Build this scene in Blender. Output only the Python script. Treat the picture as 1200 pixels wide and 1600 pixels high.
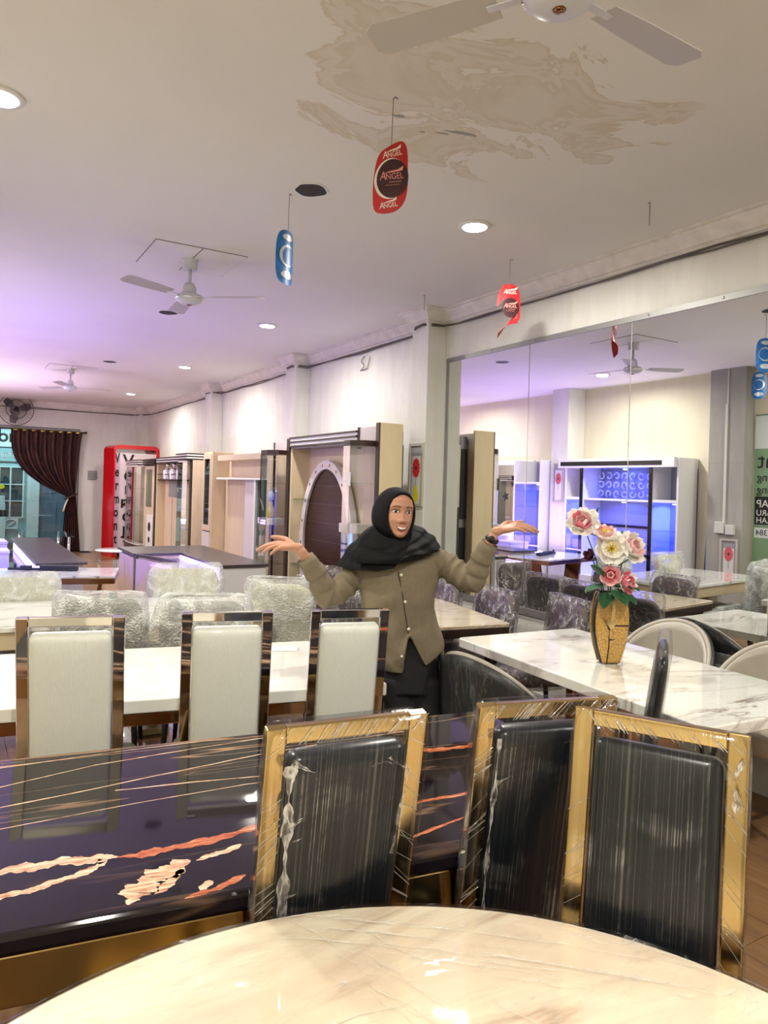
import bpy, bmesh, math, random
from math import sin, cos, pi, radians, sqrt, exp
from mathutils import Vector, Matrix

for o in list(bpy.data.objects):
    bpy.data.objects.remove(o, do_unlink=True)
scene = bpy.context.scene
COL = scene.collection
rnd = random.Random(7)

# ------------------------------------------------------------------ camera
cam_data = bpy.data.cameras.new('camera')
cam = bpy.data.objects.new('camera', cam_data)
COL.objects.link(cam)
cam_data.sensor_fit = 'VERTICAL'
cam_data.sensor_height = 36.0
cam_data.sensor_width = 27.0
cam_data.lens = 36.0 * 1130 / 1600
cam_data.shift_y = -39 / 1600
cam_data.clip_start = 0.02
_t, _r = radians(31.0), radians(1.7)
_x = Vector((cos(_t) * cos(_r), -sin(_t) * cos(_r), sin(_r)))
_y = Vector((-sin(_r) * cos(_t), sin(_r) * sin(_t), cos(_r)))
_z = -Vector((sin(_t), cos(_t), 0))
_m = Matrix((_x, _y, _z)).transposed().to_4x4()
_m.translation = Vector((0, 0, 1.6))
cam.matrix_world = _m
scene.camera = cam

# ------------------------------------------------------------------ world, exposure
world = bpy.data.worlds.new('world')
scene.world = world
world.use_nodes = True
world.node_tree.nodes['Background'].inputs[0].default_value = (0.05, 0.07, 0.09, 1)
world.node_tree.nodes['Background'].inputs[1].default_value = 0.3
scene.view_settings.view_transform = 'Standard'
scene.view_settings.look = 'None'
scene.view_settings.gamma = 1.0
scene.view_settings.use_curve_mapping = False
scene.view_settings.exposure = 0.22
scene.cycles.max_bounces = 10
scene.cycles.diffuse_bounces = 5
scene.cycles.glossy_bounces = 6
scene.cycles.transparent_max_bounces = 24
scene.cycles.transmission_bounces = 6
scene.cycles.sample_clamp_indirect = 4.0
scene.cycles.blur_glossy = 0.5
scene.cycles.caustics_reflective = False
scene.cycles.caustics_refractive = False
scene.cycles.use_denoising = True

WARM = (1.0, 0.955, 0.85)
LAMP_W = 43.0
HC = 3.2            # ceiling height
XR, XL = 3.81, -0.85
YB, YF = 17.0, -2.2
DOWNLIGHTS = [(2.69, 0.15), (2.69, 3.5), (2.71, 6.89), (2.78, 10.13), (2.85, 14.0),
              (0.14, 0.15), (0.14, 3.47), (0.14, 6.82), (0.14, 10.2), (0.14, 14.0)]


def light(name, kind, loc, power, color=(1, 1, 1), size=0.1, rot=(0, 0, 0), shape='DISK', size_y=None, spread=None):
    d = bpy.data.lights.new(name, kind)
    d.energy = power
    d.color = color
    if kind == 'AREA':
        d.shape = shape
        d.size = size
        if size_y:
            d.size_y = size_y
        if spread:
            d.spread = spread
    elif kind in ('POINT', 'SPOT'):
        d.shadow_soft_size = size
    o = bpy.data.objects.new(name, d)
    o.location = loc
    o.rotation_euler = rot
    COL.objects.link(o)
    return o


for _i, (lx, ly) in enumerate(DOWNLIGHTS):
    light('downlight_beam', 'AREA', (lx, ly, HC - 0.03), LAMP_W * (1.05 if lx < 1 else 0.88) * (1.6 if ly > 12 and lx < 1 else 1.0) * (1.35 if ly < 1 else 1.0), WARM, 0.13, spread=radians(172))
# violet strip light of the glass counters, then an added fill lamp
light('counter_and_fill_led', 'AREA', (.02, 8.9, .70), 60, (.50, .32, 1.0), .2, rot=(pi, 0, 0), shape='RECTANGLE', size_y=2.6)
light('counter_and_fill_led', 'AREA', (1.88, 7.0, .76), 10, (.50, .30, 1.0), .35, rot=(pi, 0, 0), shape='RECTANGLE', size_y=1.0)
light('counter_and_fill_led', 'AREA', (.05, 13.2, .82), 95, (.9, .62, 1.0), .5, rot=(pi, 0, 0), shape='RECTANGLE', size_y=2.4)  # unseen lamp added to brighten the end wall in lilac
# cool fluorescent light outside the shop front
light('veranda_light', 'AREA', (0.9, 18.6, 2.95), 60, (0.62, 0.95, 1.0), 2.4, shape='RECTANGLE', size_y=0.4)

# ------------------------------------------------------------------ material helpers
MATS = {}


def new_mat(name):
    m = bpy.data.materials.new(name)
    m.use_nodes = True
    nt = m.node_tree
    nt.nodes.clear()
    out = nt.nodes.new('ShaderNodeOutputMaterial')
    MATS[name] = m
    return m, nt, out


def N(nt, kind, **kw):
    n = nt.nodes.new(kind)
    for k, v in kw.items():
        if k in ('operation', 'blend_type', 'data_type', 'feature', 'noise_dimensions', 'wave_type', 'bands_direction', 'distance', 'musgrave_type', 'interpolation', 'rings_direction', 'wave_profile', 'noise_type', 'vector_type', 'use_clamp'):
            setattr(n, k, v)
        else:
            n.inputs[k.replace('_', ' ')].default_value = v
    return n


def c4(c):
    return (c[0], c[1], c[2], 1)


def srgb(r, g, b):
    f = lambda v: (v / 255 / 12.92) if v / 255 <= 0.04045 else ((v / 255 + 0.055) / 1.055) ** 2.4
    return (f(r), f(g), f(b))


def pbr(name, color, rough=0.5, metal=0.0, spec=0.5, coat=0.0, emit=None, strength=0.0, noise=None, bump=None, sheen=0.0, stretch=None, coat_rough=0.05):
    """Principled material; noise=(scale, amount, darker colour), bump=(scale, strength)."""
    m, nt, out = new_mat(name)
    b = N(nt, 'ShaderNodeBsdfPrincipled')
    b.inputs['Base Color'].default_value = c4(color)
    b.inputs['Roughness'].default_value = rough
    b.inputs['Metallic'].default_value = metal
    b.inputs['Specular IOR Level'].default_value = spec
    b.inputs['Coat Weight'].default_value = coat
    b.inputs['Coat Roughness'].default_value = coat_rough
    b.inputs['Sheen Weight'].default_value = sheen
    if emit:
        b.inputs['Emission Color'].default_value = c4(emit)
        b.inputs['Emission Strength'].default_value = strength
    nt.links.new(b.outputs[0], out.inputs[0])
    if noise or bump:
        tc = N(nt, 'ShaderNodeTexCoord')
        vec = tc.outputs['Object']
        if stretch:
            mp = N(nt, 'ShaderNodeMapping')
            mp.inputs['Scale'].default_value = stretch
            nt.links.new(vec, mp.inputs[0])
            vec = mp.outputs[0]
    if noise:
        nz = N(nt, 'ShaderNodeTexNoise', Scale=noise[0], Detail=5.0, Roughness=0.6)
        nt.links.new(vec, nz.inputs['Vector'])
        rp = N(nt, 'ShaderNodeValToRGB')
        rp.color_ramp.elements[0].position = 0.35
        rp.color_ramp.elements[1].position = 0.65
        rp.color_ramp.elements[0].color = c4(noise[2])
        rp.color_ramp.elements[1].color = c4(color)
        mx = N(nt, 'ShaderNodeMix', data_type='RGBA')
        mx.inputs[0].default_value = noise[1]
        mx.inputs[6].default_value = c4(color)
        nt.links.new(nz.outputs[0], rp.inputs[0])
        nt.links.new(rp.outputs[0], mx.inputs[7])
        nt.links.new(mx.outputs[2], b.inputs['Base Color'])
    if bump:
        nz2 = N(nt, 'ShaderNodeTexNoise', Scale=bump[0], Detail=3.0)
        nt.links.new(vec, nz2.inputs['Vector'])
        bp = N(nt, 'ShaderNodeBump', Strength=bump[1], Distance=0.01)
        nt.links.new(nz2.outputs[0], bp.inputs['Height'])
        nt.links.new(bp.outputs[0], b.inputs['Normal'])
    return m


def ramp(nt, src, stops):
    rp = N(nt, 'ShaderNodeValToRGB')
    el = rp.color_ramp.elements
    while len(el) < len(stops):
        el.new(0.5)
    for e, (p, c) in zip(el, stops):
        e.position = p
        e.color = c4(c) if len(c) == 3 else c
    nt.links.new(src, rp.inputs[0])
    return rp.outputs[0]


def mixc(nt, fac, a, b, blend='MIX'):
    mx = N(nt, 'ShaderNodeMix', data_type='RGBA', blend_type=blend)
    for sock, v in ((0, fac), (6, a), (7, b)):
        if isinstance(v, (int, float)):
            mx.inputs[sock].default_value = v
        elif isinstance(v, tuple):
            mx.inputs[sock].default_value = c4(v)
        else:
            nt.links.new(v, mx.inputs[sock])
    return mx.outputs[2]


def mathn(nt, op, a, b=0.0, clamp=False):
    n = N(nt, 'ShaderNodeMath', operation=op, use_clamp=clamp)
    for i, v in ((0, a), (1, b)):
        if isinstance(v, (int, float)):
            n.inputs[i].default_value = v
        else:
            nt.links.new(v, n.inputs[i])
    return n.outputs[0]


def coords(nt, scale=(1, 1, 1), rot=(0, 0, 0), loc=(0, 0, 0), space='Object'):
    tc = N(nt, 'ShaderNodeTexCoord')
    mp = N(nt, 'ShaderNodeMapping')
    mp.inputs['Scale'].default_value = scale
    mp.inputs['Rotation'].default_value = rot
    mp.inputs['Location'].default_value = loc
    nt.links.new(tc.outputs[space], mp.inputs[0])
    return mp.outputs[0]


def noise_at(nt, vec, scale, detail=4.0, rough=0.55, dist=0.0):
    n = N(nt, 'ShaderNodeTexNoise', Scale=scale, Detail=detail, Roughness=rough, Distortion=dist)
    nt.links.new(vec, n.inputs['Vector'])
    return n.outputs[0]


def finish(nt, out, color, rough=0.5, metal=0.0, spec=0.5, coat=0.0, bump=None, bstr=0.2, bdist=0.01):
    b = N(nt, 'ShaderNodeBsdfPrincipled')
    for key, v in (('Base Color', color), ('Roughness', rough), ('Metallic', metal)):
        if isinstance(v, (int, float)):
            b.inputs[key].default_value = v
        elif isinstance(v, tuple):
            b.inputs[key].default_value = c4(v)
        else:
            nt.links.new(v, b.inputs[key])
    b.inputs['Specular IOR Level'].default_value = spec
    b.inputs['Coat Weight'].default_value = coat
    b.inputs['Coat Roughness'].default_value = 0.03
    if bump is not None:
        bp = N(nt, 'ShaderNodeBump', Strength=bstr, Distance=bdist)
        nt.links.new(bump, bp.inputs['Height'])
        nt.links.new(bp.outputs[0], b.inputs['Normal'])
    nt.links.new(b.outputs[0], out.inputs[0])
    return b


# ---- painted plaster walls, with patchy grime
def wall_mat(name, base, grime, amount):
    m, nt, out = new_mat(name)
    v = coords(nt)
    n1 = noise_at(nt, v, 1.6, 6, 0.65, 0.4)
    n2 = noise_at(nt, coords(nt, (6, 6, 0.8)), 1.5, 5, 0.6)
    f = ramp(nt, mathn(nt, 'MULTIPLY', n1, n2), [(0.2, (1, 1, 1)), (0.36, (0, 0, 0))])
    c = mixc(nt, mathn(nt, 'MULTIPLY', f, amount), base, grime)
    finish(nt, out, c, 0.72, spec=0.25, bump=noise_at(nt, v, 30, 3), bstr=0.12)
    return m


wall_mat('wall_paint', srgb(226, 225, 219), srgb(176, 172, 164), 0.22)
wall_mat('wall_paint_yellow', srgb(226, 220, 196), srgb(196, 190, 168), 0.15)
wall_mat('wall_grey_board', srgb(168, 166, 160), srgb(140, 138, 132), 0.35)
pbr('cornice_paint', srgb(226, 222, 214), 0.6, noise=(9, 0.35, srgb(176, 170, 160)))


def ceiling_mat():
    m, nt, out = new_mat('ceiling_paint')
    v = coords(nt)
    # water stains: islands of yellowed paint with darker rims, around one leak
    sep = N(nt, 'ShaderNodeSeparateXYZ')
    nt.links.new(v, sep.inputs[0])
    dx = mathn(nt, 'DIVIDE', mathn(nt, 'SUBTRACT', sep.outputs[0], 1.85), 1.0)
    dy = mathn(nt, 'DIVIDE', mathn(nt, 'SUBTRACT', sep.outputs[1], 2.35), 0.75)
    r2 = mathn(nt, 'ADD', mathn(nt, 'MULTIPLY', dx, dx), mathn(nt, 'MULTIPLY', dy, dy))
    gate = ramp(nt, r2, [(0.25, (1, 1, 1)), (1.0, (0, 0, 0))])
    n1 = noise_at(nt, coords(nt, (1.0, 1.5, 1.0), (0, 0, 0.5)), 1.7, 8, 0.6, 0.7)
    s = mathn(nt, 'ADD', n1, mathn(nt, 'MULTIPLY', gate, 0.17))
    st = ramp(nt, s, [(0.62, (0, 0, 0)), (0.635, (0.9, 0.9, 0.9)), (0.655, (0.5, 0.5, 0.5)), (0.70, (0.35, 0.35, 0.35)), (0.71, (0.75, 0.75, 0.75)), (0.78, (0.45, 0.45, 0.45))])
    st = mathn(nt, 'MULTIPLY', st, ramp(nt, r2, [(0.8, (1, 1, 1)), (1.5, (0, 0, 0))]))
    c = mixc(nt, mathn(nt, 'MULTIPLY', st, 0.62), srgb(228, 226, 222), srgb(184, 166, 124))
    n2 = noise_at(nt, v, 0.9, 4, 0.5)
    c = mixc(nt, ramp(nt, n2, [(0.45, (0, 0, 0)), (0.75, (0.22, 0.22, 0.22))]), c, srgb(200, 194, 186))
    finish(nt, out, c, 0.75, spec=0.2)


ceiling_mat()


def wood_mat(name, a, b, scale=(1, 14, 14), rough=0.35, coat=0.0, obj_random=False, spec=0.5):
    m, nt, out = new_mat(name)
    v = coords(nt, scale)
    if obj_random:
        oi = N(nt, 'ShaderNodeObjectInfo')
        cmb = N(nt, 'ShaderNodeCombineXYZ')
        k = mathn(nt, 'MULTIPLY', oi.outputs['Random'], 40.0)
        nt.links.new(k, cmb.inputs[0])
        nt.links.new(k, cmb.inputs[1])
        va = N(nt, 'ShaderNodeVectorMath', operation='ADD')
        nt.links.new(v, va.inputs[0])
        nt.links.new(cmb.outputs[0], va.inputs[1])
        v = va.outputs[0]
    n1 = noise_at(nt, v, 2.2, 6, 0.6, 1.2)
    c = ramp(nt, n1, [(0.3, a), (0.55, tuple((p + q) / 2 for p, q in zip(a, b))), (0.75, b)])
    if obj_random:
        c = mixc(nt, mathn(nt, 'MULTIPLY', oi.outputs['Random'], 0.4), c, a)
    finish(nt, out, c, rough, coat=coat, bump=n1, bstr=0.05, spec=spec)
    return m


wood_mat('floor_plank_wood', srgb(112, 82, 54), srgb(160, 120, 80), (14, 1.2, 14), 0.3, 0.15, True)
pbr('floor_gap', srgb(60, 42, 28), 0.8)
wood_mat('walnut_gloss', srgb(40, 22, 16), srgb(70, 38, 26), (14, 1.0, 1.0) and (1.5, 1.5, 16), 0.3, 0.0, spec=0.15)
pbr('cream_laminate', srgb(222, 204, 168), 0.35, noise=(3, 0.35, srgb(206, 186, 148)), stretch=(4, 4, 0.4))
pbr('beech_laminate', srgb(216, 196, 172), 0.38, noise=(4, 0.5, srgb(200, 176, 150)), stretch=(6, 6, 0.5))
pbr('lilac_white', srgb(216, 206, 206), 0.3)
pbr('white_gloss', srgb(232, 232, 234), 0.15, coat=0.3)
pbr('white_matt', srgb(226, 226, 224), 0.5)
pbr('dark_wenge', srgb(48, 32, 28), 0.3)
pbr('black_gloss', srgb(22, 20, 24), 0.1, coat=0.4)
pbr('black_matt', srgb(24, 24, 25), 0.6)
pbr('dark_top', srgb(74, 68, 70), 0.28, noise=(3, 0.6, srgb(58, 52, 54)), stretch=(8, 0.6, 1))
pbr('grey_panel', srgb(148, 146, 144), 0.4)
pbr('aluminium', srgb(150, 150, 148), 0.5, 0.7)
pbr('chrome', (0.82, 0.82, 0.84), 0.05, 1.0)
pbr('steel_screw', (0.35, 0.34, 0.33), 0.4, 0.9)
pbr('gold_metal', srgb(206, 178, 122), 0.12, 1.0)
pbr('bronze_metal', srgb(150, 108, 74), 0.14, 1.0)
pbr('red_gloss', srgb(198, 12, 26), 0.2, coat=0.4)
pbr('mirror_silver', (0.86, 0.88, 0.87), 0.0, 1.0)
pbr('fan_white', srgb(206, 206, 214), 0.35)
pbr('cable_grey', srgb(92, 84, 78), 0.6)
pbr('rubber_black', srgb(16, 16, 17), 0.5)
pbr('lamp_glow', (1, 1, 1), 0.5, emit=(1.0, 0.93, 0.82), strength=14.0)
pbr('purple_led', (0.8, 0.75, 1), 0.5, emit=(0.42, 0.30, 1.0), strength=3.0)
pbr('blue_led', (0.5, 0.6, 1), 0.5, emit=(0.10, 0.20, 1.0), strength=3.0)
pbr('led_dot', (1, 1, 1), 0.5, emit=(0.35, 0.75, 1.0), strength=20.0)
pbr('leather_white', srgb(232, 236, 231), 0.32, bump=(90, 0.25), noise=(60, 0.4, srgb(216, 220, 212)), coat=0.25, stretch=(6, 1, 0.6))
pbr('leather_black', srgb(25, 30, 37), 0.3, bump=(60, 0.03), coat=0.15, coat_rough=0.12, spec=.35)
pbr('leather_charcoal', srgb(48, 50, 54), 0.4, bump=(90, 0.1))
pbr('leather_taupe', srgb(176, 170, 158), 0.35, bump=(90, 0.08), noise=(5, 0.2, srgb(160, 152, 140)))
pbr('fabric_grey', srgb(128, 128, 122), 0.85, bump=(220, 0.4))
pbr('fabric_cream', srgb(206, 202, 180), 0.85, bump=(220, 0.4))
pbr('fabric_purple', srgb(86, 70, 80), 0.6, bump=(160, 0.3))


def glass_mat(name, tint=(0.97, 0.985, 0.98), refl=0.12, rough=0.0):
    m, nt, out = new_mat(name)
    tr = N(nt, 'ShaderNodeBsdfTransparent')
    tr.inputs[0].default_value = c4(tint)
    gl = N(nt, 'ShaderNodeBsdfGlossy')
    gl.inputs['Roughness'].default_value = rough
    fr = N(nt, 'ShaderNodeFresnel')
    fr.inputs[0].default_value = 1.5
    f = mathn(nt, 'ADD', mathn(nt, 'MULTIPLY', fr.outputs[0], 0.5), refl * 0.3, True)
    mx = N(nt, 'ShaderNodeMixShader')
    nt.links.new(f, mx.inputs[0])
    nt.links.new(tr.outputs[0], mx.inputs[1])
    nt.links.new(gl.outputs[0], mx.inputs[2])
    nt.links.new(mx.outputs[0], out.inputs[0])
    return m


glass_mat('clear_glass')
glass_mat('smoky_glass', (0.76, 0.79, 0.77), 0.12)
glass_mat('green_glass', (0.88, 0.94, 0.92), 0.1)


def film_mat(name, vec_scale, milk=0.25, gloss=0.35, streak=6.0, tint=(0.985, 0.985, 0.99), rough=0.1, width=0.02, base=0.05, bstr=0.7, patch=0.58, rot=(0, 0, 0)):
    """stretch film: mostly clear, thin shiny pulled ridges, a few whitish crumpled patches"""
    m, nt, out = new_mat(name)
    v = coords(nt, vec_scale, rot)
    n1 = noise_at(nt, v, streak, 2, 0.5, 0.15)
    n2 = noise_at(nt, coords(nt), 6.0, 5, 0.6, 0.8)
    bp = N(nt, 'ShaderNodeBump', Strength=bstr, Distance=0.02)
    nt.links.new(mathn(nt, 'ADD', n1, n2), bp.inputs['Height'])
    tr = N(nt, 'ShaderNodeBsdfTransparent')
    tr.inputs[0].default_value = c4(tint)
    gl = N(nt, 'ShaderNodeBsdfGlossy')
    gl.inputs['Roughness'].default_value = rough
    df = N(nt, 'ShaderNodeBsdfDiffuse')
    df.inputs[0].default_value = (0.85, 0.86, 0.86, 1)
    nt.links.new(bp.outputs[0], gl.inputs['Normal'])
    ln = mathn(nt, 'ABSOLUTE', mathn(nt, 'SUBTRACT', n1, 0.5))
    ridge = ramp(nt, ln, [(0.0, (1, 1, 1)), (width, (0, 0, 0))])
    crumple = ramp(nt, n2, [(patch, (0, 0, 0)), (patch + 0.1, (1, 1, 1))])
    act = mathn(nt, 'ADD', mathn(nt, 'MULTIPLY', crumple, 0.9), 0.18, True)
    rr = mathn(nt, 'MULTIPLY', ridge, act)
    fr = N(nt, 'ShaderNodeFresnel')
    fr.inputs[0].default_value = 1.45
    fg = mathn(nt, 'ADD', mathn(nt, 'MULTIPLY', rr, gloss), mathn(nt, 'MULTIPLY', fr.outputs[0], 0.4), True)
    fg = mathn(nt, 'ADD', fg, base, True)
    m1 = N(nt, 'ShaderNodeMixShader')
    nt.links.new(fg, m1.inputs[0])
    nt.links.new(tr.outputs[0], m1.inputs[1])
    nt.links.new(gl.outputs[0], m1.inputs[2])
    fm = mathn(nt, 'ADD', mathn(nt, 'MULTIPLY', rr, milk), mathn(nt, 'MULTIPLY', crumple, milk * 0.22), True)
    m2 = N(nt, 'ShaderNodeMixShader')
    nt.links.new(fm, m2.inputs[0])
    nt.links.new(m1.outputs[0], m2.inputs[1])
    nt.links.new(df.outputs[0], m2.inputs[2])
    nt.links.new(m2.outputs[0], out.inputs[0])
    return m


film_mat('stretch_film', (85.0, 0.0, 0.0), 0.12, 0.5, 1.0, bstr=0.03, width=.016, base=.0, patch=.53)
film_mat('stretch_film_frame', (60.0, 60.0, 5.0), 0.4, 0.6, 1.0, bstr=0.25, width=.05, base=.03, patch=.5, rot=(0, .8, 0))
film_mat('stretch_film_table', (1.6, 7.0, 1.0), 0.35, 0.3, 3.0, bstr=0.02, width=.010, base=.0, rough=.03)
film_mat('stretch_film_band', (30.0, 30.0, 9.0), 0.55, 0.6, 1.5, width=.09, base=.06, patch=.42, bstr=.5)
film_mat('film_crease', (40.0, 40.0, 40.0), 0.45, 0.5, 1.0, width=.25, base=.12, patch=.3)
film_mat('stretch_film_soft', (7.0, 7.0, 1.2), 0.2, 0.4, 3.0, bstr=0.35, width=.02, base=.03, patch=.6)
film_mat('stretch_film_crinkle', (7.0, 7.0, 5.0), 0.35, 0.5, 3.0, bstr=1.0, width=.04, base=.10, patch=.45)


def bubble_mat():
    m, nt, out = new_mat('bubble_wrap')
    vo = N(nt, 'ShaderNodeTexVoronoi', Scale=95.0)
    nt.links.new(coords(nt), vo.inputs['Vector'])
    n2 = noise_at(nt, coords(nt), 7.0, 5, 0.65, 1.2)
    h = mathn(nt, 'ADD', mathn(nt, 'MULTIPLY', vo.outputs['Distance'], -0.5), mathn(nt, 'MULTIPLY', n2, 1.1))
    bp = N(nt, 'ShaderNodeBump', Strength=0.8, Distance=0.02)
    nt.links.new(h, bp.inputs['Height'])
    tr = N(nt, 'ShaderNodeBsdfTransparent')
    tr.inputs[0].default_value = (0.95, 0.96, 0.95, 1)
    b = N(nt, 'ShaderNodeBsdfPrincipled')
    b.inputs['Base Color'].default_value = c4(srgb(236, 238, 236))
    b.inputs['Roughness'].default_value = 0.14
    nt.links.new(bp.outputs[0], b.inputs['Normal'])
    f = ramp(nt, n2, [(0.3, (0.2, 0.2, 0.2)), (0.5, (0.36, 0.36, 0.36)), (0.62, (0.75, 0.75, 0.75))])
    mx = N(nt, 'ShaderNodeMixShader')
    nt.links.new(f, mx.inputs[0])
    nt.links.new(tr.outputs[0], mx.inputs[1])
    nt.links.new(b.outputs[0], mx.inputs[2])
    nt.links.new(mx.outputs[0], out.inputs[0])


bubble_mat()


def marble_mat(name, base, vein, fine, vscale=(0.9, 2.2, 1), rot=0.5, s=1.4, width=0.03, amount=0.8, rough=0.07, blotch=None):
    m, nt, out = new_mat(name)
    v = coords(nt, vscale, (0, 0, rot))
    n1 = noise_at(nt, v, s, 7, 0.55, 1.0)
    ln = mathn(nt, 'ABSOLUTE', mathn(nt, 'SUBTRACT', n1, 0.5))
    f1 = ramp(nt, ln, [(0.0, (1, 1, 1)), (width, (0.35, 0.35, 0.35)), (width * 2.4, (0, 0, 0))])
    gate = ramp(nt, noise_at(nt, v, s * 0.8, 3), [(0.42, (0, 0, 0)), (0.62, (1, 1, 1))])
    f1 = mathn(nt, 'MULTIPLY', f1, gate)
    n3 = noise_at(nt, v, s * 2.6, 6, 0.6, 1.6)
    ln3 = mathn(nt, 'ABSOLUTE', mathn(nt, 'SUBTRACT', n3, 0.5))
    f3 = ramp(nt, ln3, [(0.0, (1, 1, 1)), (width * 0.7, (0, 0, 0))])
    c = mixc(nt, mathn(nt, 'MULTIPLY', f3, amount * 0.35), base, fine)
    c = mixc(nt, mathn(nt, 'MULTIPLY', f1, amount), c, vein)
    if blotch:
        n4 = noise_at(nt, v, s * 0.9, 4, 0.5, 0.6)
        c = mixc(nt, ramp(nt, n4, [(0.52, (0, 0, 0)), (0.68, (0.7, 0.7, 0.7))]), c, blotch)
    finish(nt, out, c, rough, coat=0.5)
    return m


marble_mat('marble_white', srgb(230, 230, 224), srgb(126, 100, 92), srgb(184, 172, 162), (0.8, 2.4, 1), 0.9, 1.5, 0.018, 0.95)
marble_mat('marble_white_rail', srgb(232, 231, 226), srgb(196, 192, 184), srgb(206, 202, 196), (0.8, 2.0, 1), 0.3, 1.2, 0.02, 0.5)
marble_mat('marble_cream', srgb(240, 231, 206), srgb(150, 108, 92), srgb(206, 186, 156), (0.8, 3.0, 1), 0.45, 1.2, 0.035, 0.75, 0.07, srgb(222, 198, 172))
marble_mat('marble_beige', srgb(224, 212, 190), srgb(172, 142, 116), srgb(200, 180, 156), (0.8, 2.6, 1), 0.7, 1.6, 0.02, 0.7)


def black_marble():
    m, nt, out = new_mat('marble_black')
    v = coords(nt, (0.22, 3.2, 1), (0, 0, -0.10))
    n1 = noise_at(nt, v, 1.7, 4, 0.5, 0.3)
    ln = mathn(nt, 'ABSOLUTE', mathn(nt, 'SUBTRACT', n1, 0.5))
    thin = ramp(nt, ln, [(0.0, (1, 1, 1)), (0.004, (0.7, 0.7, 0.7)), (0.010, (0, 0, 0))])
    thin = mathn(nt, 'MULTIPLY', thin, ramp(nt, noise_at(nt, v, 1.1, 3), [(0.45, (0, 0, 0)), (0.65, (0.7, 0.7, 0.7))]))
    c = mixc(nt, thin, srgb(24, 19, 24), srgb(190, 146, 112))
    finish(nt, out, c, 0.05, coat=0.0, spec=0.4)


black_marble()


def vein_mat(name, a, b, c_):
    m, nt, out = new_mat(name)
    n = noise_at(nt, coords(nt, (6, 30, 1), (0, 0, -.2)), 3.0, 6, 0.7, 0.8)
    finish(nt, out, ramp(nt, n, [(0.34, a), (0.5, b), (0.64, c_)]), 0.05, spec=.4)


vein_mat('vein_cream', srgb(150, 84, 56), srgb(212, 176, 146), srgb(228, 208, 184))
vein_mat('vein_orange', srgb(120, 52, 30), srgb(176, 96, 62), srgb(206, 150, 116))
M = MATS
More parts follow.
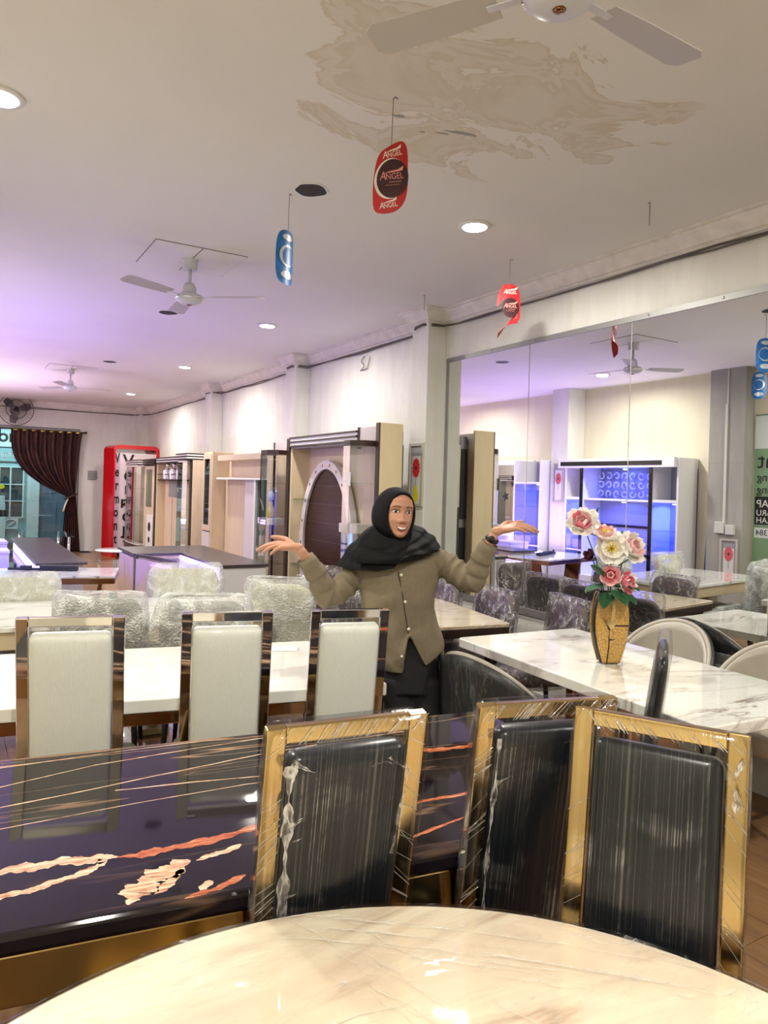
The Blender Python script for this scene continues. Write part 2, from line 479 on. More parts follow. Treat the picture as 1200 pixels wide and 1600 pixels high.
# ------------------------------------------------------------------ geometry helpers
class MB:
    """collects pieces of one mesh object"""

    def __init__(self):
        self.v, self.f = [], []

    def add(self, vs, fs, mat=None):
        n = len(self.v)
        if mat is not None:
            vs = [mat @ Vector(p) for p in vs]
        self.v += [tuple(p) for p in vs]
        self.f += [tuple(i + n for i in f) for f in fs]
        return self

    def box(self, x0, x1, y0, y1, z0, z1, mat=None):
        vs = [(x0, y0, z0), (x1, y0, z0), (x1, y1, z0), (x0, y1, z0), (x0, y0, z1), (x1, y0, z1), (x1, y1, z1), (x0, y1, z1)]
        fs = [(0, 3, 2, 1), (4, 5, 6, 7), (0, 1, 5, 4), (1, 2, 6, 5), (2, 3, 7, 6), (3, 0, 4, 7)]
        return self.add(vs, fs, mat)

    def hexa(self, bottom, top):
        """bottom, top: four points each, same order (counter-clockwise from above)"""
        vs = list(bottom) + list(top)
        return self.add(vs, [(0, 3, 2, 1), (4, 5, 6, 7), (0, 1, 5, 4), (1, 2, 6, 5), (2, 3, 7, 6), (3, 0, 4, 7)])

    def bar(self, p, q, w, d, up=(0, 0, 1)):
        """rectangular bar from p to q, w across, d along up"""
        p, q = Vector(p), Vector(q)
        t = (q - p).normalized()
        s = t.cross(Vector(up))
        if s.length < 1e-4:
            s = t.cross(Vector((1, 0, 0)))
        s.normalize()
        u = s.cross(t)
        a = [p - s * w / 2 - u * d / 2, p + s * w / 2 - u * d / 2, p + s * w / 2 + u * d / 2, p - s * w / 2 + u * d / 2]
        b = [x + (q - p) for x in a]
        return self.add(a + b, [(0, 1, 2, 3)[::-1], (4, 5, 6, 7), (0, 1, 5, 4), (1, 2, 6, 5), (2, 3, 7, 6), (3, 0, 4, 7)])

    def tube(self, pts, r, n=8, caps=True, closed=False):
        pts = [Vector(p) for p in pts]
        rs = r if isinstance(r, (list, tuple)) else [r] * len(pts)
        m = len(pts)
        base = len(self.v)
        ref = None
        for i, p in enumerate(pts):
            if closed:
                t = (pts[(i + 1) % m] - pts[i - 1]).normalized()
            else:
                t = (pts[min(i + 1, m - 1)] - pts[max(i - 1, 0)]).normalized()
            if ref is None:
                ref = Vector((0, 0, 1)) if abs(t.z) < 0.9 else Vector((1, 0, 0))
            s = t.cross(ref)
            if s.length < 1e-5:
                s = t.cross(Vector((0.3, 0.9, 0.1)))
            s.normalize()
            u = s.cross(t).normalized()
            ref = u
            for k in range(n):
                a = 2 * pi * k / n
                self.v.append(tuple(p + (s * cos(a) + u * sin(a)) * rs[i]))
        for i in range(m if closed else m - 1):
            j = (i + 1) % m
            for k in range(n):
                l = (k + 1) % n
                self.f.append((base + i * n + k, base + i * n + l, base + j * n + l, base + j * n + k))
        if caps and not closed:
            self.f.append(tuple(base + k for k in range(n))[::-1])
            self.f.append(tuple(base + (m - 1) * n + k for k in range(n)))
        return self

    def lathe(self, prof, n=24, sx=1.0, sy=1.0, at=(0, 0, 0), mat=None):
        """prof: (radius, z) from bottom to top"""
        vs, fs = [], []
        for r, z in prof:
            for k in range(n):
                a = 2 * pi * k / n
                vs.append((at[0] + r * sx * cos(a), at[1] + r * sy * sin(a), at[2] + z))
        for i in range(len(prof) - 1):
            for k in range(n):
                l = (k + 1) % n
                fs.append((i * n + k, i * n + l, (i + 1) * n + l, (i + 1) * n + k))
        if prof[0][0] > 1e-6:
            fs.append(tuple(range(n))[::-1])
        if prof[-1][0] > 1e-6:
            fs.append(tuple((len(prof) - 1) * n + k for k in range(n)))
        return self.add(vs, fs, mat)

    def prism(self, outline, z0, z1, mat=None):
        n = len(outline)
        vs = [(x, y, z0) for x, y in outline] + [(x, y, z1) for x, y in outline]
        fs = [tuple(range(n))[::-1], tuple(range(n, 2 * n))] + [(i, (i + 1) % n, n + (i + 1) % n, n + i) for i in range(n)]
        return self.add(vs, fs, mat)

    def ringprism(self, outer, inner, z0, z1, mat=None):
        """flat ring between two outlines of equal point count"""
        n = len(outer)
        vs = [(x, y, z0) for x, y in outer] + [(x, y, z0) for x, y in inner] + [(x, y, z1) for x, y in outer] + [(x, y, z1) for x, y in inner]
        fs = []
        for i in range(n):
            j = (i + 1) % n
            fs += [(i, n + i, n + j, j), (2 * n + i, 2 * n + j, 3 * n + j, 3 * n + i), (i, j, 2 * n + j, 2 * n + i), (n + j, n + i, 3 * n + i, 3 * n + j)]
        return self.add(vs, fs, mat)

    def grid(self, fn, nu, nv, cu=False, cv=False, mat=None):
        """fn(u, v) with u, v in 0..1"""
        vs = [fn(i / (nu if cu else nu - 1), j / (nv if cv else nv - 1)) for i in range(nu) for j in range(nv)]
        fs = []
        for i in range(nu if cu else nu - 1):
            for j in range(nv if cv else nv - 1):
                a, b = i, (i + 1) % nu
                c, d = j, (j + 1) % nv
                fs.append((a * nv + c, b * nv + c, b * nv + d, a * nv + d))
        return self.add(vs, fs, mat)

    def ball(self, c, r, nu=16, nv=10, mat=None):
        rx, ry, rz = r if isinstance(r, (tuple, list)) else (r, r, r)
        return self.grid(lambda u, v: (c[0] + rx * cos(2 * pi * u) * sin(pi * (0.001 + 0.998 * v)), c[1] + ry * sin(2 * pi * u) * sin(pi * (0.001 + 0.998 * v)), c[2] - rz * cos(pi * (0.001 + 0.998 * v))), nu, nv, cu=True, mat=mat)

    def mesh(self, name):
        me = bpy.data.meshes.new(name)
        me.from_pydata(self.v, [], self.f)
        me.validate()
        me.update()
        return me

    def build(self, name, mat, parent=None, smooth=False, bevel=0.0, segs=2, loc=None, rot=None, label=None, solid=0.0, subsurf=0):
        me = self.mesh(name)
        return place_mesh(me, name, mat, parent, smooth, bevel, segs, loc, rot, label, solid, subsurf)


def place_mesh(me, name, mat, parent=None, smooth=False, bevel=0.0, segs=2, loc=None, rot=None, label=None, solid=0.0, subsurf=0):
    if mat is not None and not me.materials:
        me.materials.append(M[mat] if isinstance(mat, str) else mat)
    if smooth:
        me.polygons.foreach_set('use_smooth', [True] * len(me.polygons))
    o = bpy.data.objects.new(name, me)
    COL.objects.link(o)
    if solid:
        md = o.modifiers.new('thickness', 'SOLIDIFY')
        md.thickness = solid
        md.offset = 0
    if bevel:
        md = o.modifiers.new('edge', 'BEVEL')
        md.width = bevel
        md.segments = segs
        md.limit_method = 'ANGLE'
        md.angle_limit = radians(35)
        md.harden_normals = False
    if subsurf:
        md = o.modifiers.new('soft', 'SUBSURF')
        md.levels = md.render_levels = subsurf
    if parent is not None:
        o.parent = parent
    if loc is not None:
        o.location = loc
    if rot is not None:
        o.rotation_euler = rot
    if label:
        o['label'] = label
    return o


def thing(name, label, cat, loc=(0, 0, 0), rz=0.0, group=None):
    o = bpy.data.objects.new(name, None)
    o.empty_display_size = 0.1
    COL.objects.link(o)
    o.location = loc
    o.rotation_euler = (0, 0, rz)
    return tag(o, label, cat, group)


def tag(o, label, cat, group=None):
    o['label'] = label
    o['category'] = cat
    if group:
        o['group'] = group
    return o


def struct(o, label=None):
    o['kind'] = 'structure'
    if label:
        o['label'] = label
    return o


def copy_tree(o, parent=None, **kw):
    c = o.copy()
    COL.objects.link(c)
    if parent is not None:
        c.parent = parent
    for ch in list(o.children):
        copy_tree(ch, c)
    for k in ('label', 'group'):
        if k in kw:
            c[k] = kw[k]
    if 'loc' in kw:
        c.location = kw['loc']
    if 'rz' in kw:
        c.rotation_euler = (0, 0, kw['rz'])
    if 'scale' in kw:
        c.scale = kw['scale']
    return c


def text_obj(body, size, mat, parent, name='lettering', loc=(0, 0, 0), rot=(0, 0, 0), depth=0.002, align='CENTER', bold=0.0, sx=1.0, space=1.0, spacing_line=1.0, shear=0.0):
    cu = bpy.data.curves.new(name, 'FONT')
    cu.body = body
    cu.size = size
    cu.extrude = depth
    cu.align_x = align
    cu.align_y = 'CENTER'
    cu.offset = bold
    cu.shear = shear
    cu.space_character = space
    cu.space_line = spacing_line
    cu.resolution_u = 3
    t = bpy.data.objects.new(name, cu)
    COL.objects.link(t)
    dg = bpy.context.evaluated_depsgraph_get()
    me = bpy.data.meshes.new_from_object(t.evaluated_get(dg))
    bpy.data.objects.remove(t, do_unlink=True)
    me.materials.clear()
    o = place_mesh(me, name, mat, parent)
    o.location = loc
    o.rotation_euler = rot
    o.scale = (sx, 1, 1)
    return o


def rounded_rect(w, h, r, n=6):
    """outline centred on the origin, counter-clockwise"""
    pts = []
    for cx, cy, a0 in ((w / 2 - r, h / 2 - r, 0), (-w / 2 + r, h / 2 - r, 90), (-w / 2 + r, -h / 2 + r, 180), (w / 2 - r, -h / 2 + r, 270)):
        for k in range(n + 1):
            a = radians(a0 + 90 * k / n)
            pts.append((cx + r * cos(a), cy + r * sin(a)))
    return pts


def sweep(mb, path, prof, flip=False):
    """extrude profile (offset to the inner side, z) along a plan polyline with mitred corners; inner side is on the path's right-hand normal"""
    n = len(path)
    rows = []
    for i in range(n):
        p = Vector(path[i])
        d0 = (Vector(path[i]) - Vector(path[i - 1])).normalized() if i > 0 else None
        d1 = (Vector(path[i + 1]) - Vector(path[i])).normalized() if i < n - 1 else None
        n0 = Vector((d0.y, -d0.x)) if d0 else None
        n1 = Vector((d1.y, -d1.x)) if d1 else None
        if n0 is None:
            nn = n1
        elif n1 is None:
            nn = n0
        else:
            nn = (n0 + n1)
            nn = nn / max(0.2, nn.dot(n0))
        rows.append([(p.x + nn.x * o, p.y + nn.y * o, z) for o, z in prof])
    k = len(prof)
    vs = [q for row in rows for q in row]
    fs = []
    for i in range(n - 1):
        for j in range(k - 1):
            a, b = i * k + j, (i + 1) * k + j
            fs.append((a, b, b + 1, a + 1))
    mb.add(vs, fs)
    return mb
# ------------------------------------------------------------------ the room
floor = struct(MB().box(XL - .2, XR + .2, YF - .2, YB + 3.5, -0.12, -0.014).build('floor', 'floor_gap'), 'brown wood plank floor of the showroom')
PW, PL = 0.235, 1.25
plank_me = MB().box(-PW / 2 + .0012, PW / 2 - .0012, -PL / 2 + .0012, PL / 2 - .0012, -0.014, 0.0).mesh('plank')
plank_me.materials.append(M['floor_plank_wood'])
nx = int((XR - XL) / PW) + 1
for i in range(nx):
    off = (0.0, 0.62, 0.3, 0.94)[i % 4]
    for j in range(-1, 15):
        x, y = XL + PW * (i + .5), -1.9 + off + j * PL
        if y > YB - .4 or (x > 3.85):
            continue
        o = bpy.data.objects.new('plank', plank_me)
        COL.objects.link(o)
        o.parent = floor
        o.location = (x, y, 0)

ceiling = struct(MB().box(XL - .2, XR + .2, YF - .2, YB + .2, HC, HC + .12).build('ceiling', 'ceiling_paint'), 'off white ceiling with yellow water stains')
wr = struct(MB().box(XR, XR + .15, YF, YB, 0, HC).build('wall_right', 'wall_paint'), 'off white plaster wall carrying the big mirror')
wl = struct(MB().box(XL - .15, XL, YF, YB, 0, HC).build('wall_left', 'wall_paint_yellow'), 'plain cream wall facing the mirror')
wf = struct(MB().box(XL - .15, XR + .15, YF - .15, YF, 0, HC).build('wall_front', 'wall_paint'), 'plain wall behind the photographer')
WX = 2.42
mb = MB().box(WX, XR, YB, YB + .15, 0, HC).box(XL - .15, WX, YB, YB + .15, 2.66, HC)
wb = struct(mb.build('wall_back', 'wall_paint'), 'off white end wall with the curtained shop window')
PIL = [(5.32, 5.58), (8.2, 8.5), (11.55, 11.86), (16.6, 17.0)]
for k, (a, b) in enumerate(PIL):
    struct(MB().box(XR - .2, XR, a, b, 0, HC).build('pillar', 'wall_paint', bevel=.006), 'square plaster pillar on the mirror wall')
struct(MB().box(XL, -.5, 8.05, 8.4, 0, HC).build('pillar', 'wall_paint', bevel=.006), 'white pillar opposite the mirror')
gp = struct(MB().box(XL, -.66, 5.28, 5.76, 0, HC).build('pillar', 'wall_grey_board', bevel=.004), 'grey board clad pillar opposite the mirror')
pbr('pvc_white', srgb(206, 206, 200), 0.4)
MB().box(-.66, -.64, 5.50, 5.53, 1.28, 2.75).build('conduit', 'pvc_white', gp, bevel=.003)
MB().box(-.662, -.65, 5.50, 5.515, 2.75, 3.2).build('conduit', 'pvc_white', gp)
for (y, z, s) in ((5.42, 1.2, .055), (5.56, 1.22, .065)):
    MB().box(-.66, -.615, y - s, y + s, z - s * 1.1, z + s * 1.1).build('socket_box', 'pvc_white', gp, bevel=.006)
MB().box(-.661, -.658, 5.28, 5.76, 2.02, 2.026).build('seam', 'grey_panel', gp)
struct(MB().box(XL, -.835, YF, 5.28, 0, .1).build('baseboard_left', 'white_matt'))
struct(MB().box(XR - .015, XR, YF, 5.32, 0, .1).build('baseboard_right', 'white_matt'))

# cornice: along the mirror wall, round the pillars, then the end wall
prof = [(0.0, 3.075), (0.012, 3.075), (0.014, 3.092), (0.03, 3.098), (0.036, 3.12), (0.075, 3.165), (0.08, 3.18), (0.1, 3.182), (0.1, 3.2)]
path = [(XR, YF)]
for a, b in PIL[:3]:
    path += [(XR, a), (XR - .2, a), (XR - .2, b), (XR, b)]
path += [(XR, PIL[3][0]), (XR - .2, PIL[3][0]), (XR - .2, YB), (XL, YB)]
prof_in = [(-o, z) for o, z in prof]
mb = sweep(MB(), path, prof_in)
struct(mb.build('trim_1', 'cornice_paint', smooth=False), 'moulded plaster cornice under the ceiling')
# cables clipped under the cornice
for k in range(2):
    pts = []
    off = 0.012 + .006 * k
    for i in range(len(path) - 1):
        p, q = Vector(path[i]), Vector(path[i + 1])
        L = (q - p).length
        d = (q - p).normalized()
        nrm = Vector((-d.y, d.x))
        steps = max(2, int(L / 0.35))
        for s in range(steps):
            t = (s + .5) / steps
            w = p + (q - p) * t + nrm * (off + .006 * rnd.random())
            pts.append((w.x, w.y, 3.062 - .012 * k + rnd.uniform(-.012, .008)))
    tag(MB().tube(pts, .0065, 6).build('wall_cable', 'cable_grey', smooth=True), ('upper of two grey cables clipped along the wall under the cornice', 'lower of two grey cables sagging under the cornice')[k], 'cable', 'cables under the cornice')

# fibreboard patches let into the ceiling round the fan hooks
pbr('ceiling_patch_paint', srgb(225, 222, 218), 0.75)
for (x, y) in ((1.45, 5.21), (1.48, 11.45)):
    for s in (-1, 1):
        MB().box(x + s * .16 - .155, x + s * .16 + .155, y - .30, y + .30, HC - .006, HC).build('patch_board', 'ceiling_patch_paint', ceiling, bevel=.001)
        MB().box(x + s * .16 - .16, x + s * .16 + .16, y - .306, y + .306, HC - .002, HC).build('patch_gap', 'cable_grey', ceiling)

# flaked paint beside the leak
for (x, y, a, b) in ((1.93, 2.63, .07, .012), (1.86, 2.68, .03, .006), (1.62, 2.66, .025, .012), (1.78, 2.72, .012, .005)):
    pts = [(x + a * cos(t) * (1 + .3 * sin(3 * t)), y - a * .25 * cos(t) + b * sin(t)) for t in [2 * pi * k / 12 for k in range(12)]]
    MB().prism(pts, HC - .0015, HC).build('bare_patch', 'grey_panel', ceiling)

# ---- mirror of several sheets in an aluminium strip frame
mir = thing('wall_mirror', 'wall mirror of tall glass sheets in a thin aluminium frame', 'mirror', (XR, 0, 0))
seams = [5.25, 4.205, 3.235, 2.265, 1.295, .325]
for a, b in zip(seams, seams[1:]):
    MB().box(-.012, -.004, b + .0025, a - .0025, .705, 2.735).build('mirror_sheet', 'mirror_silver', mir, bevel=.0015, segs=1)
MB().box(-.004, -.001, .3, 5.27, .69, 2.75).build('backing', 'white_matt', mir)
MB().box(-.018, -.001, .3, 5.29, 2.728, 2.765).build('frame_strip', 'aluminium', mir)
MB().box(-.018, -.001, .3, 5.29, .655, .708).build('frame_strip', 'aluminium', mir)
MB().box(-.018, -.001, 5.245, 5.285, .708, 2.728).build('frame_strip', 'aluminium', mir)
for k in range(9):
    y = 5.18 - k * .52
    for z in (2.748, .68):
        MB().lathe([(.008, 0), (.008, .003), (.004, .005)], 8, mat=Matrix.Translation((-.018, y, z)) @ Matrix.Rotation(-pi / 2, 4, 'Y')).build('screw', 'steel_screw', mir)
for z in (1.0, 1.4, 1.8, 2.2, 2.6):
    MB().lathe([(.007, 0), (.007, .003), (.004, .005)], 8, mat=Matrix.Translation((-.018, 5.267, z)) @ Matrix.Rotation(-pi / 2, 4, 'Y')).build('screw', 'steel_screw', mir)

# ---- downlights and dead lamp holes
GROUPS = 'lit round downlights in the ceiling'
names_dl = {(2.69, 3.5): 'lit round downlight in the stained ceiling just before the mirror', (2.71, 6.89): 'second lit downlight of the row along the mirror wall', (2.78, 10.13): 'third lit downlight of the row along the mirror wall',
            (2.85, 14.0): 'farthest lit downlight of the row along the mirror wall', (0.14, 3.47): 'lit downlight at the very edge of the picture', (0.14, 6.82): 'lit downlight seen in the mirror beside the fan'}
for (x, y) in DOWNLIGHTS:
    t = thing('downlight', names_dl.get((x, y), 'lit round ceiling downlight out of the picture'), 'ceiling light', (x, y, HC), 0, GROUPS)
    MB().lathe([(.075, -.012), (.098, -.008), (.1, 0)], 28).build('rim', 'white_matt', t, smooth=True)
    MB().lathe([(.001, -.016), (.07, -.016), (.074, -.012)], 28).build('lens', 'lamp_glow', t, smooth=True)
for (x, y, lab) in ((1.64, 3.59, 'open black lamp hole near the blue hanging sign'), (1.74, 6.98, 'open black lamp hole under the nearer small fan'), (1.83, 10.4, 'open black lamp hole beside the farther fan')):
    t = thing('lamp_hole', lab, 'lamp hole', (x, y, HC), 0, 'empty lamp holes in the ceiling')
    pts = [(.085 * cos(a) * (1 + .06 * sin(5 * a + x)), .085 * sin(a) * (1 + .06 * cos(4 * a))) for a in [2 * pi * k / 26 for k in range(26)]]
    pts2 = [(p * 1.13, q * 1.13) for p, q in pts]
    MB().prism(pts, -.004, 0).build('opening', 'black_matt', t)  # flat black disc, the shade inside the hole put into its colour
    MB().ringprism(pts2, pts, -.005, 0).build('rim', 'white_matt', t)
# ------------------------------------------------------------------ tables and chairs
def hnoise(x, y, z=0.0):
    return (sin(x * 12.9 + z * 3.1) * cos(y * 9.7 - z * 5.3) + sin(x * 27.1 - y * 19.3 + z * 11.0) * .5 + sin(y * 41.0 + x * 33.0 - z * 23.0) * .25)


def pad(mb, w, h, t, r, dome=0.02, back_dome=0.0, mat=None, n=5):
    """upholstered pad in the local XZ plane, front to -Y; centred on the origin"""
    layers = []
    for s in (.08, .35, .6, .8, .92):
        layers.append((s, -t / 2 - dome * (1 - s ** 3)))
    layers += [(.975, -t / 2 + .1 * t), (1.0, -t / 4), (1.0, t / 4), (.975, t / 2 - .1 * t)]
    for s in (.92, .8, .6, .35, .08):
        layers.append((s, t / 2 + back_dome * (1 - s ** 3)))
    base = rounded_rect(w, h, r, n)
    m = len(base)
    vs, fs = [], []
    for s, y in layers:
        # inset uniformly instead of scaling the long side more
        ins = (1 - s) * min(w, h) / 2
        kx, kz = (w / 2 - ins) / (w / 2), (h / 2 - ins) / (h / 2)
        vs += [(p * kx, y, q * kz) for p, q in base]
    for i in range(len(layers) - 1):
        for k in range(m):
            l = (k + 1) % m
            fs.append((i * m + k, i * m + l, (i + 1) * m + l, (i + 1) * m + k))
    fs.append(tuple(range(m))[::-1])
    fs.append(tuple((len(layers) - 1) * m + k for k in range(m)))
    return mb.add(vs, fs, mat)


def bag(mb, w, h, t, r, amp, flare=0.0, seed=0.0, mat=None, nz=22, open_bottom=True, puff=0.0):
    """loose film bag over a backrest: a crumpled rounded sleeve closed at the top, in XZ, bottom at z=-h/2"""
    n = 44
    ring = rounded_rect(w, t, min(r, t * .48), 10)
    m = len(ring)
    rows = []
    for j in range(nz + 4):
        if j < nz:
            z, s = -h / 2 + h * j / (nz - 1), 1.0
            c = j / (nz - 1)
            if c > .9:
                s = 1 - .5 * ((c - .9) / .1) ** 2 * (t / w)
        else:
            z, s = h / 2 + .004, 1 - (j - nz + 1) / 4.0 * .999
        k = 1 + flare * (1 - min(1, j / nz))
        row = []
        for x, y in ring:
            a = amp * hnoise(x * 1.3 + seed, z * 1.1 + seed * .7, y + seed)
            l = sqrt(x * x + y * y) + 1e-6
            ins = min(w, t) / 2 * (1 - s)
            xx = x * (1 - ins / (w / 2)) if s < 1 else x
            yy = y * s
            row.append((xx * k + x / l * a, yy * (k + puff * (1 - min(1, j / nz))) + y / l * a, z + (a * .8 if j > nz - 3 else 0)))
        rows.append(row)
    vs = [p for row in rows for p in row]
    fs = []
    for i in range(len(rows) - 1):
        for k in range(m):
            l = (k + 1) % m
            fs.append((i * m + k, i * m + l, (i + 1) * m + l, (i + 1) * m + k))
    return mb.add(vs, fs, mat)


LEAN_TOP, LEAN_Y = 1.13, 0.115          # top of the back at y=0, back meets the seat at y=LEAN_Y
LEAN = math.atan2(LEAN_Y, LEAN_TOP - .45)


def frame_chair(name, label, group, metal, leather, loc, rz, w=0.345, film=None, sx=1.0, seed=1.0, cw=.255, folds=(), fy=-.036):
    t = thing(name, label, 'chair', (loc[0], loc[1], 0), rz, group)
    t.scale = (sx, 1, 1)
    sg = -1 if fy < 0 else 1
    pw, pt = .04, .024
    mb = MB()
    for s in (-1, 1):
        x = s * (w / 2 - pw / 2)
        mb.bar((x, LEAN_Y, .45), (x, 0, LEAN_TOP), pw, pt, (0, 1, 0))
    mb.bar((-w / 2 + pw, .0045, LEAN_TOP - .017), (w / 2 - pw, .0045, LEAN_TOP - .017), pt, .034, (0, 0, 1))
    mb.bar((-w / 2 + pw, LEAN_Y - .005, .47), (w / 2 - pw, LEAN_Y - .005, .47), pt, .03, (0, 0, 1))
    mb.build('back_frame', metal, t, bevel=.003)
    ch = .575
    cz = LEAN_TOP - .055 - ch / 2 * cos(LEAN)
    cy = LEAN_Y * (LEAN_TOP - cz) / (LEAN_TOP - .45)
    R = Matrix.Translation((0, cy - .004, cz)) @ Matrix.Rotation(LEAN, 4, 'X')
    pad(MB(), cw, ch, .052, .022, .012, .012, R).build('backrest', leather, t, smooth=True)
    pad(MB(), .40, .42, .085, .04, .0, .012, Matrix.Translation((0, .335, .465)) @ Matrix.Rotation(pi / 2, 4, 'X')).build('seat', leather, t, smooth=True)
    MB().ringprism(rounded_rect(.42, .44, .01, 2), rounded_rect(.36, .38, .01, 2), 0, .03, Matrix.Translation((0, .335, .395))).build('seat_frame', metal, t)
    for s in (-1, 1):
        MB().bar((s * .185, .525, .42), (s * .185, .535, 0), .03, .03, (0, 1, 0)).build('leg', metal, t, bevel=.003)
        MB().bar((s * .165, LEAN_Y + .005, .46), (s * .165, .07, 0), .03, .03, (0, 1, 0)).build('leg', metal, t, bevel=.003)
    if film:
        mat = Matrix.Translation((0, LEAN_Y * .5 - .003, .795)) @ Matrix.Rotation(LEAN, 4, 'X')
        bag(MB(), w + .008, .668, .084, .03, .0018, 0, seed, mat, 26).build('stretch_film', film, t, smooth=True)
        # bunched film ribbons beside the cushion, fine pulled creases over the frame
        def on_back(x, z, off):
            return Vector((x, LEAN_Y * (LEAN_TOP - z) / (LEAN_TOP - .45) + off, z))
        for pts, r0 in folds:
            rb = MB()
            row = []
            for i in range(len(pts) - 1):
                dx, dz = pts[i + 1][0] - pts[i][0], pts[i + 1][1] - pts[i][1]
                l = sqrt(dx * dx + dz * dz)
                nx_, nz_ = -dz / l, dx / l
                for k in range(9):
                    q = k / 9
                    wv = r0 * (.7 + .5 * sin((i * 9 + k) * .71 + seed) + .25 * sin((i * 9 + k) * 1.9))
                    x, z = pts[i][0] + dx * q, pts[i][1] + dz * q
                    row.append([tuple(on_back(x + nx_ * wv * e, z + nz_ * wv * e, fy + .0022 * sin(e * 5 + (i * 9 + k) * 1.3) * sg)) for e in (-1, -.5, 0, .5, 1)])
            m5 = len(row)
            rb.add([p for r_ in row for p in r_], [(i * 5 + j, i * 5 + j + 1, i * 5 + j + 6, i * 5 + j + 5) for i in range(m5 - 1) for j in range(4)])
            rb.build('film_fold', 'stretch_film_band', t, smooth=True)
        cr = MB()
        rr_ = random.Random(int(seed * 10))
        for k in range(34):
            x = rr_.uniform(-w / 2, w / 2 - .03)
            l = rr_.uniform(.015, .05)
            z = LEAN_TOP - .036
            cr.tube([on_back(x, z, sg * .0145), on_back(x + .012 + l * .5, LEAN_TOP - .001, sg * .0145)], rr_.uniform(.0002, .0007), 4)
        for k in range(36):
            sd_ = rr_.choice((-1, 1))
            x0_ = sd_ * (w / 2 - pw / 2)
            z = rr_.uniform(.55, LEAN_TOP - .05)
            cr.tube([on_back(x0_ - pw / 2, z, sg * .0135), on_back(x0_ + pw / 2, z + rr_.uniform(.02, .05) * -sd_, sg * .0135)], rr_.uniform(.0002, .0006), 4)
        cr.build('film_crease', 'film_crease', t)
    return t


GC = 'gilt framed black chairs wrapped in film'
g1 = frame_chair('dining_chair', 'gilt framed black dining chair with torn cling film, nearest the black table middle', GC, 'gold_metal', 'leather_black', (.704, 1.28), radians(-7), film='stretch_film', w=.345, folds=(([(-.128, 1.06), (-.125, .95), (-.122, .8), (-.12, .6), (-.118, .5)], .011), ([(-.125, 1.065), (-.06, 1.03), (0, 1.025), (.08, 1.045), (.128, 1.02), (.12, .93), (.108, .82)], .006), ([(-.122, .93), (-.06, .965), (-.03, .955), (-.025, .93)], .006), ([(-.118, .78), (.0, .80), (.11, .825)], .0018), ([(-.11, .90), (.02, .93), (.11, .965)], .0012)))
g2 = frame_chair('dining_chair', 'gilt framed black dining chair half hidden behind another film wrapped one', GC, 'gold_metal', 'leather_black', (1.172, 1.20), radians(-15), film='stretch_film', seed=2.3, folds=(([(-.13, 1.06), (-.13, .9), (-.13, .75), (-.125, .6)], .006), ([(-.128, .955), (-.06, .985), (.0, 1.02), (.05, 1.045), (.1, 1.05)], .005)))
g3 = frame_chair('dining_chair', 'gilt framed black dining chair facing the round table, smooth glossy cushion', GC, 'gold_metal', 'leather_black', (1.288, .996), radians(119.3), film='stretch_film', seed=4.1, fy=.036, folds=(([(-.13, 1.07), (-.15, 1.04), (-.155, .98)], .006), ([(-.172, 1.11), (-.145, 1.05), (-.165, .99)], .004)))
WC = 'chrome framed white chairs along the white table'
w1 = frame_chair('dining_chair', 'chrome framed white dining chair farthest from the woman', WC, 'chrome', 'leather_white', (.366, 2.637), radians(-15.5), sx=1.0, cw=.262)
for (loc, rz, sx, lab) in (((.880, 2.537), -16.0, .94, 'chrome framed white dining chair, middle one of three'), ((1.324, 2.424), -15.5, .88, 'chrome framed white dining chair next to the woman')):
    copy_tree(w1, loc=(loc[0], loc[1], 0), rz=radians(rz), scale=(sx, 1, 1), label=lab)


def slab_table(name, label, loc, rz, L, W, top, th, edge, apron=None, ah=.05, inset=.02, legs='four', leg_mat='black_gloss', h=.76, corner=.01, group=None, rail=None):
    t = thing(name, label, 'table', (loc[0], loc[1], 0), rz, group)
    MB().prism(rounded_rect(L, W, corner, 4), h - th, h).build('tabletop', top, t, bevel=edge, segs=3)
    z = h - th
    if apron:
        MB().ringprism(rounded_rect(L - 2 * inset, W - 2 * inset, corner, 3), rounded_rect(L - 2 * inset - .06, W - 2 * inset - .06, .01, 3), z - ah, z - .001).build('apron', apron, t, bevel=.004)
        z -= ah
    if legs == 'four':
        for sx in (-1, 1):
            for sy in (-1, 1):
                x, y = sx * (L / 2 - .09), sy * (W / 2 - .09)
                MB().hexa([(x - .02, y - .02, 0), (x + .02, y - .02, 0), (x + .02, y + .02, 0), (x - .02, y + .02, 0)],
                          [(x - .035, y - .035, z), (x + .035, y - .035, z), (x + .035, y + .035, z), (x - .035, y + .035, z)]).build('leg', leg_mat, t, bevel=.003)
    elif legs == 'panel':
        for sx in (-1, 1):
            x = sx * max(L, W) * .11
            (MB().box(x - .03, x + .03, -W * .2, W * .2, .04, z) if L > W else MB().box(-L * .2, L * .2, x - .03, x + .03, .04, z)).build('pedestal', leg_mat, t, bevel=.006)
            (MB().box(x - .10, x + .10, -W * .24, W * .24, 0, .04) if L > W else MB().box(-L * .24, L * .24, x - .10, x + .10, 0, .04)).build('foot', leg_mat, t, bevel=.006)
    elif legs == 'arch':
        for sx in (-1, 1):
            pts = [(sx * L * .40, 0, z), (sx * L * .34, 0, z * .55), (sx * L * .20, 0, z * .25), (sx * L * .36, 0, 0.02)]
            mb = MB()
            for a, b in zip(pts, pts[1:]):
                mb.bar(a, b, W * .35, .03, (0, 0, 1) if abs(a[2] - b[2]) < abs(a[0] - b[0]) else (1, 0, 0))
            mb.build('leg', leg_mat, t)
    if rail:
        for sy in (-1, 1):
            MB().bar((-L / 2 + .06, sy * (W / 2 - .05), z - .035), (L / 2 - .06, sy * (W / 2 - .05), z - .035), .03, .05).build('rail', rail, t, bevel=.004)
    return t


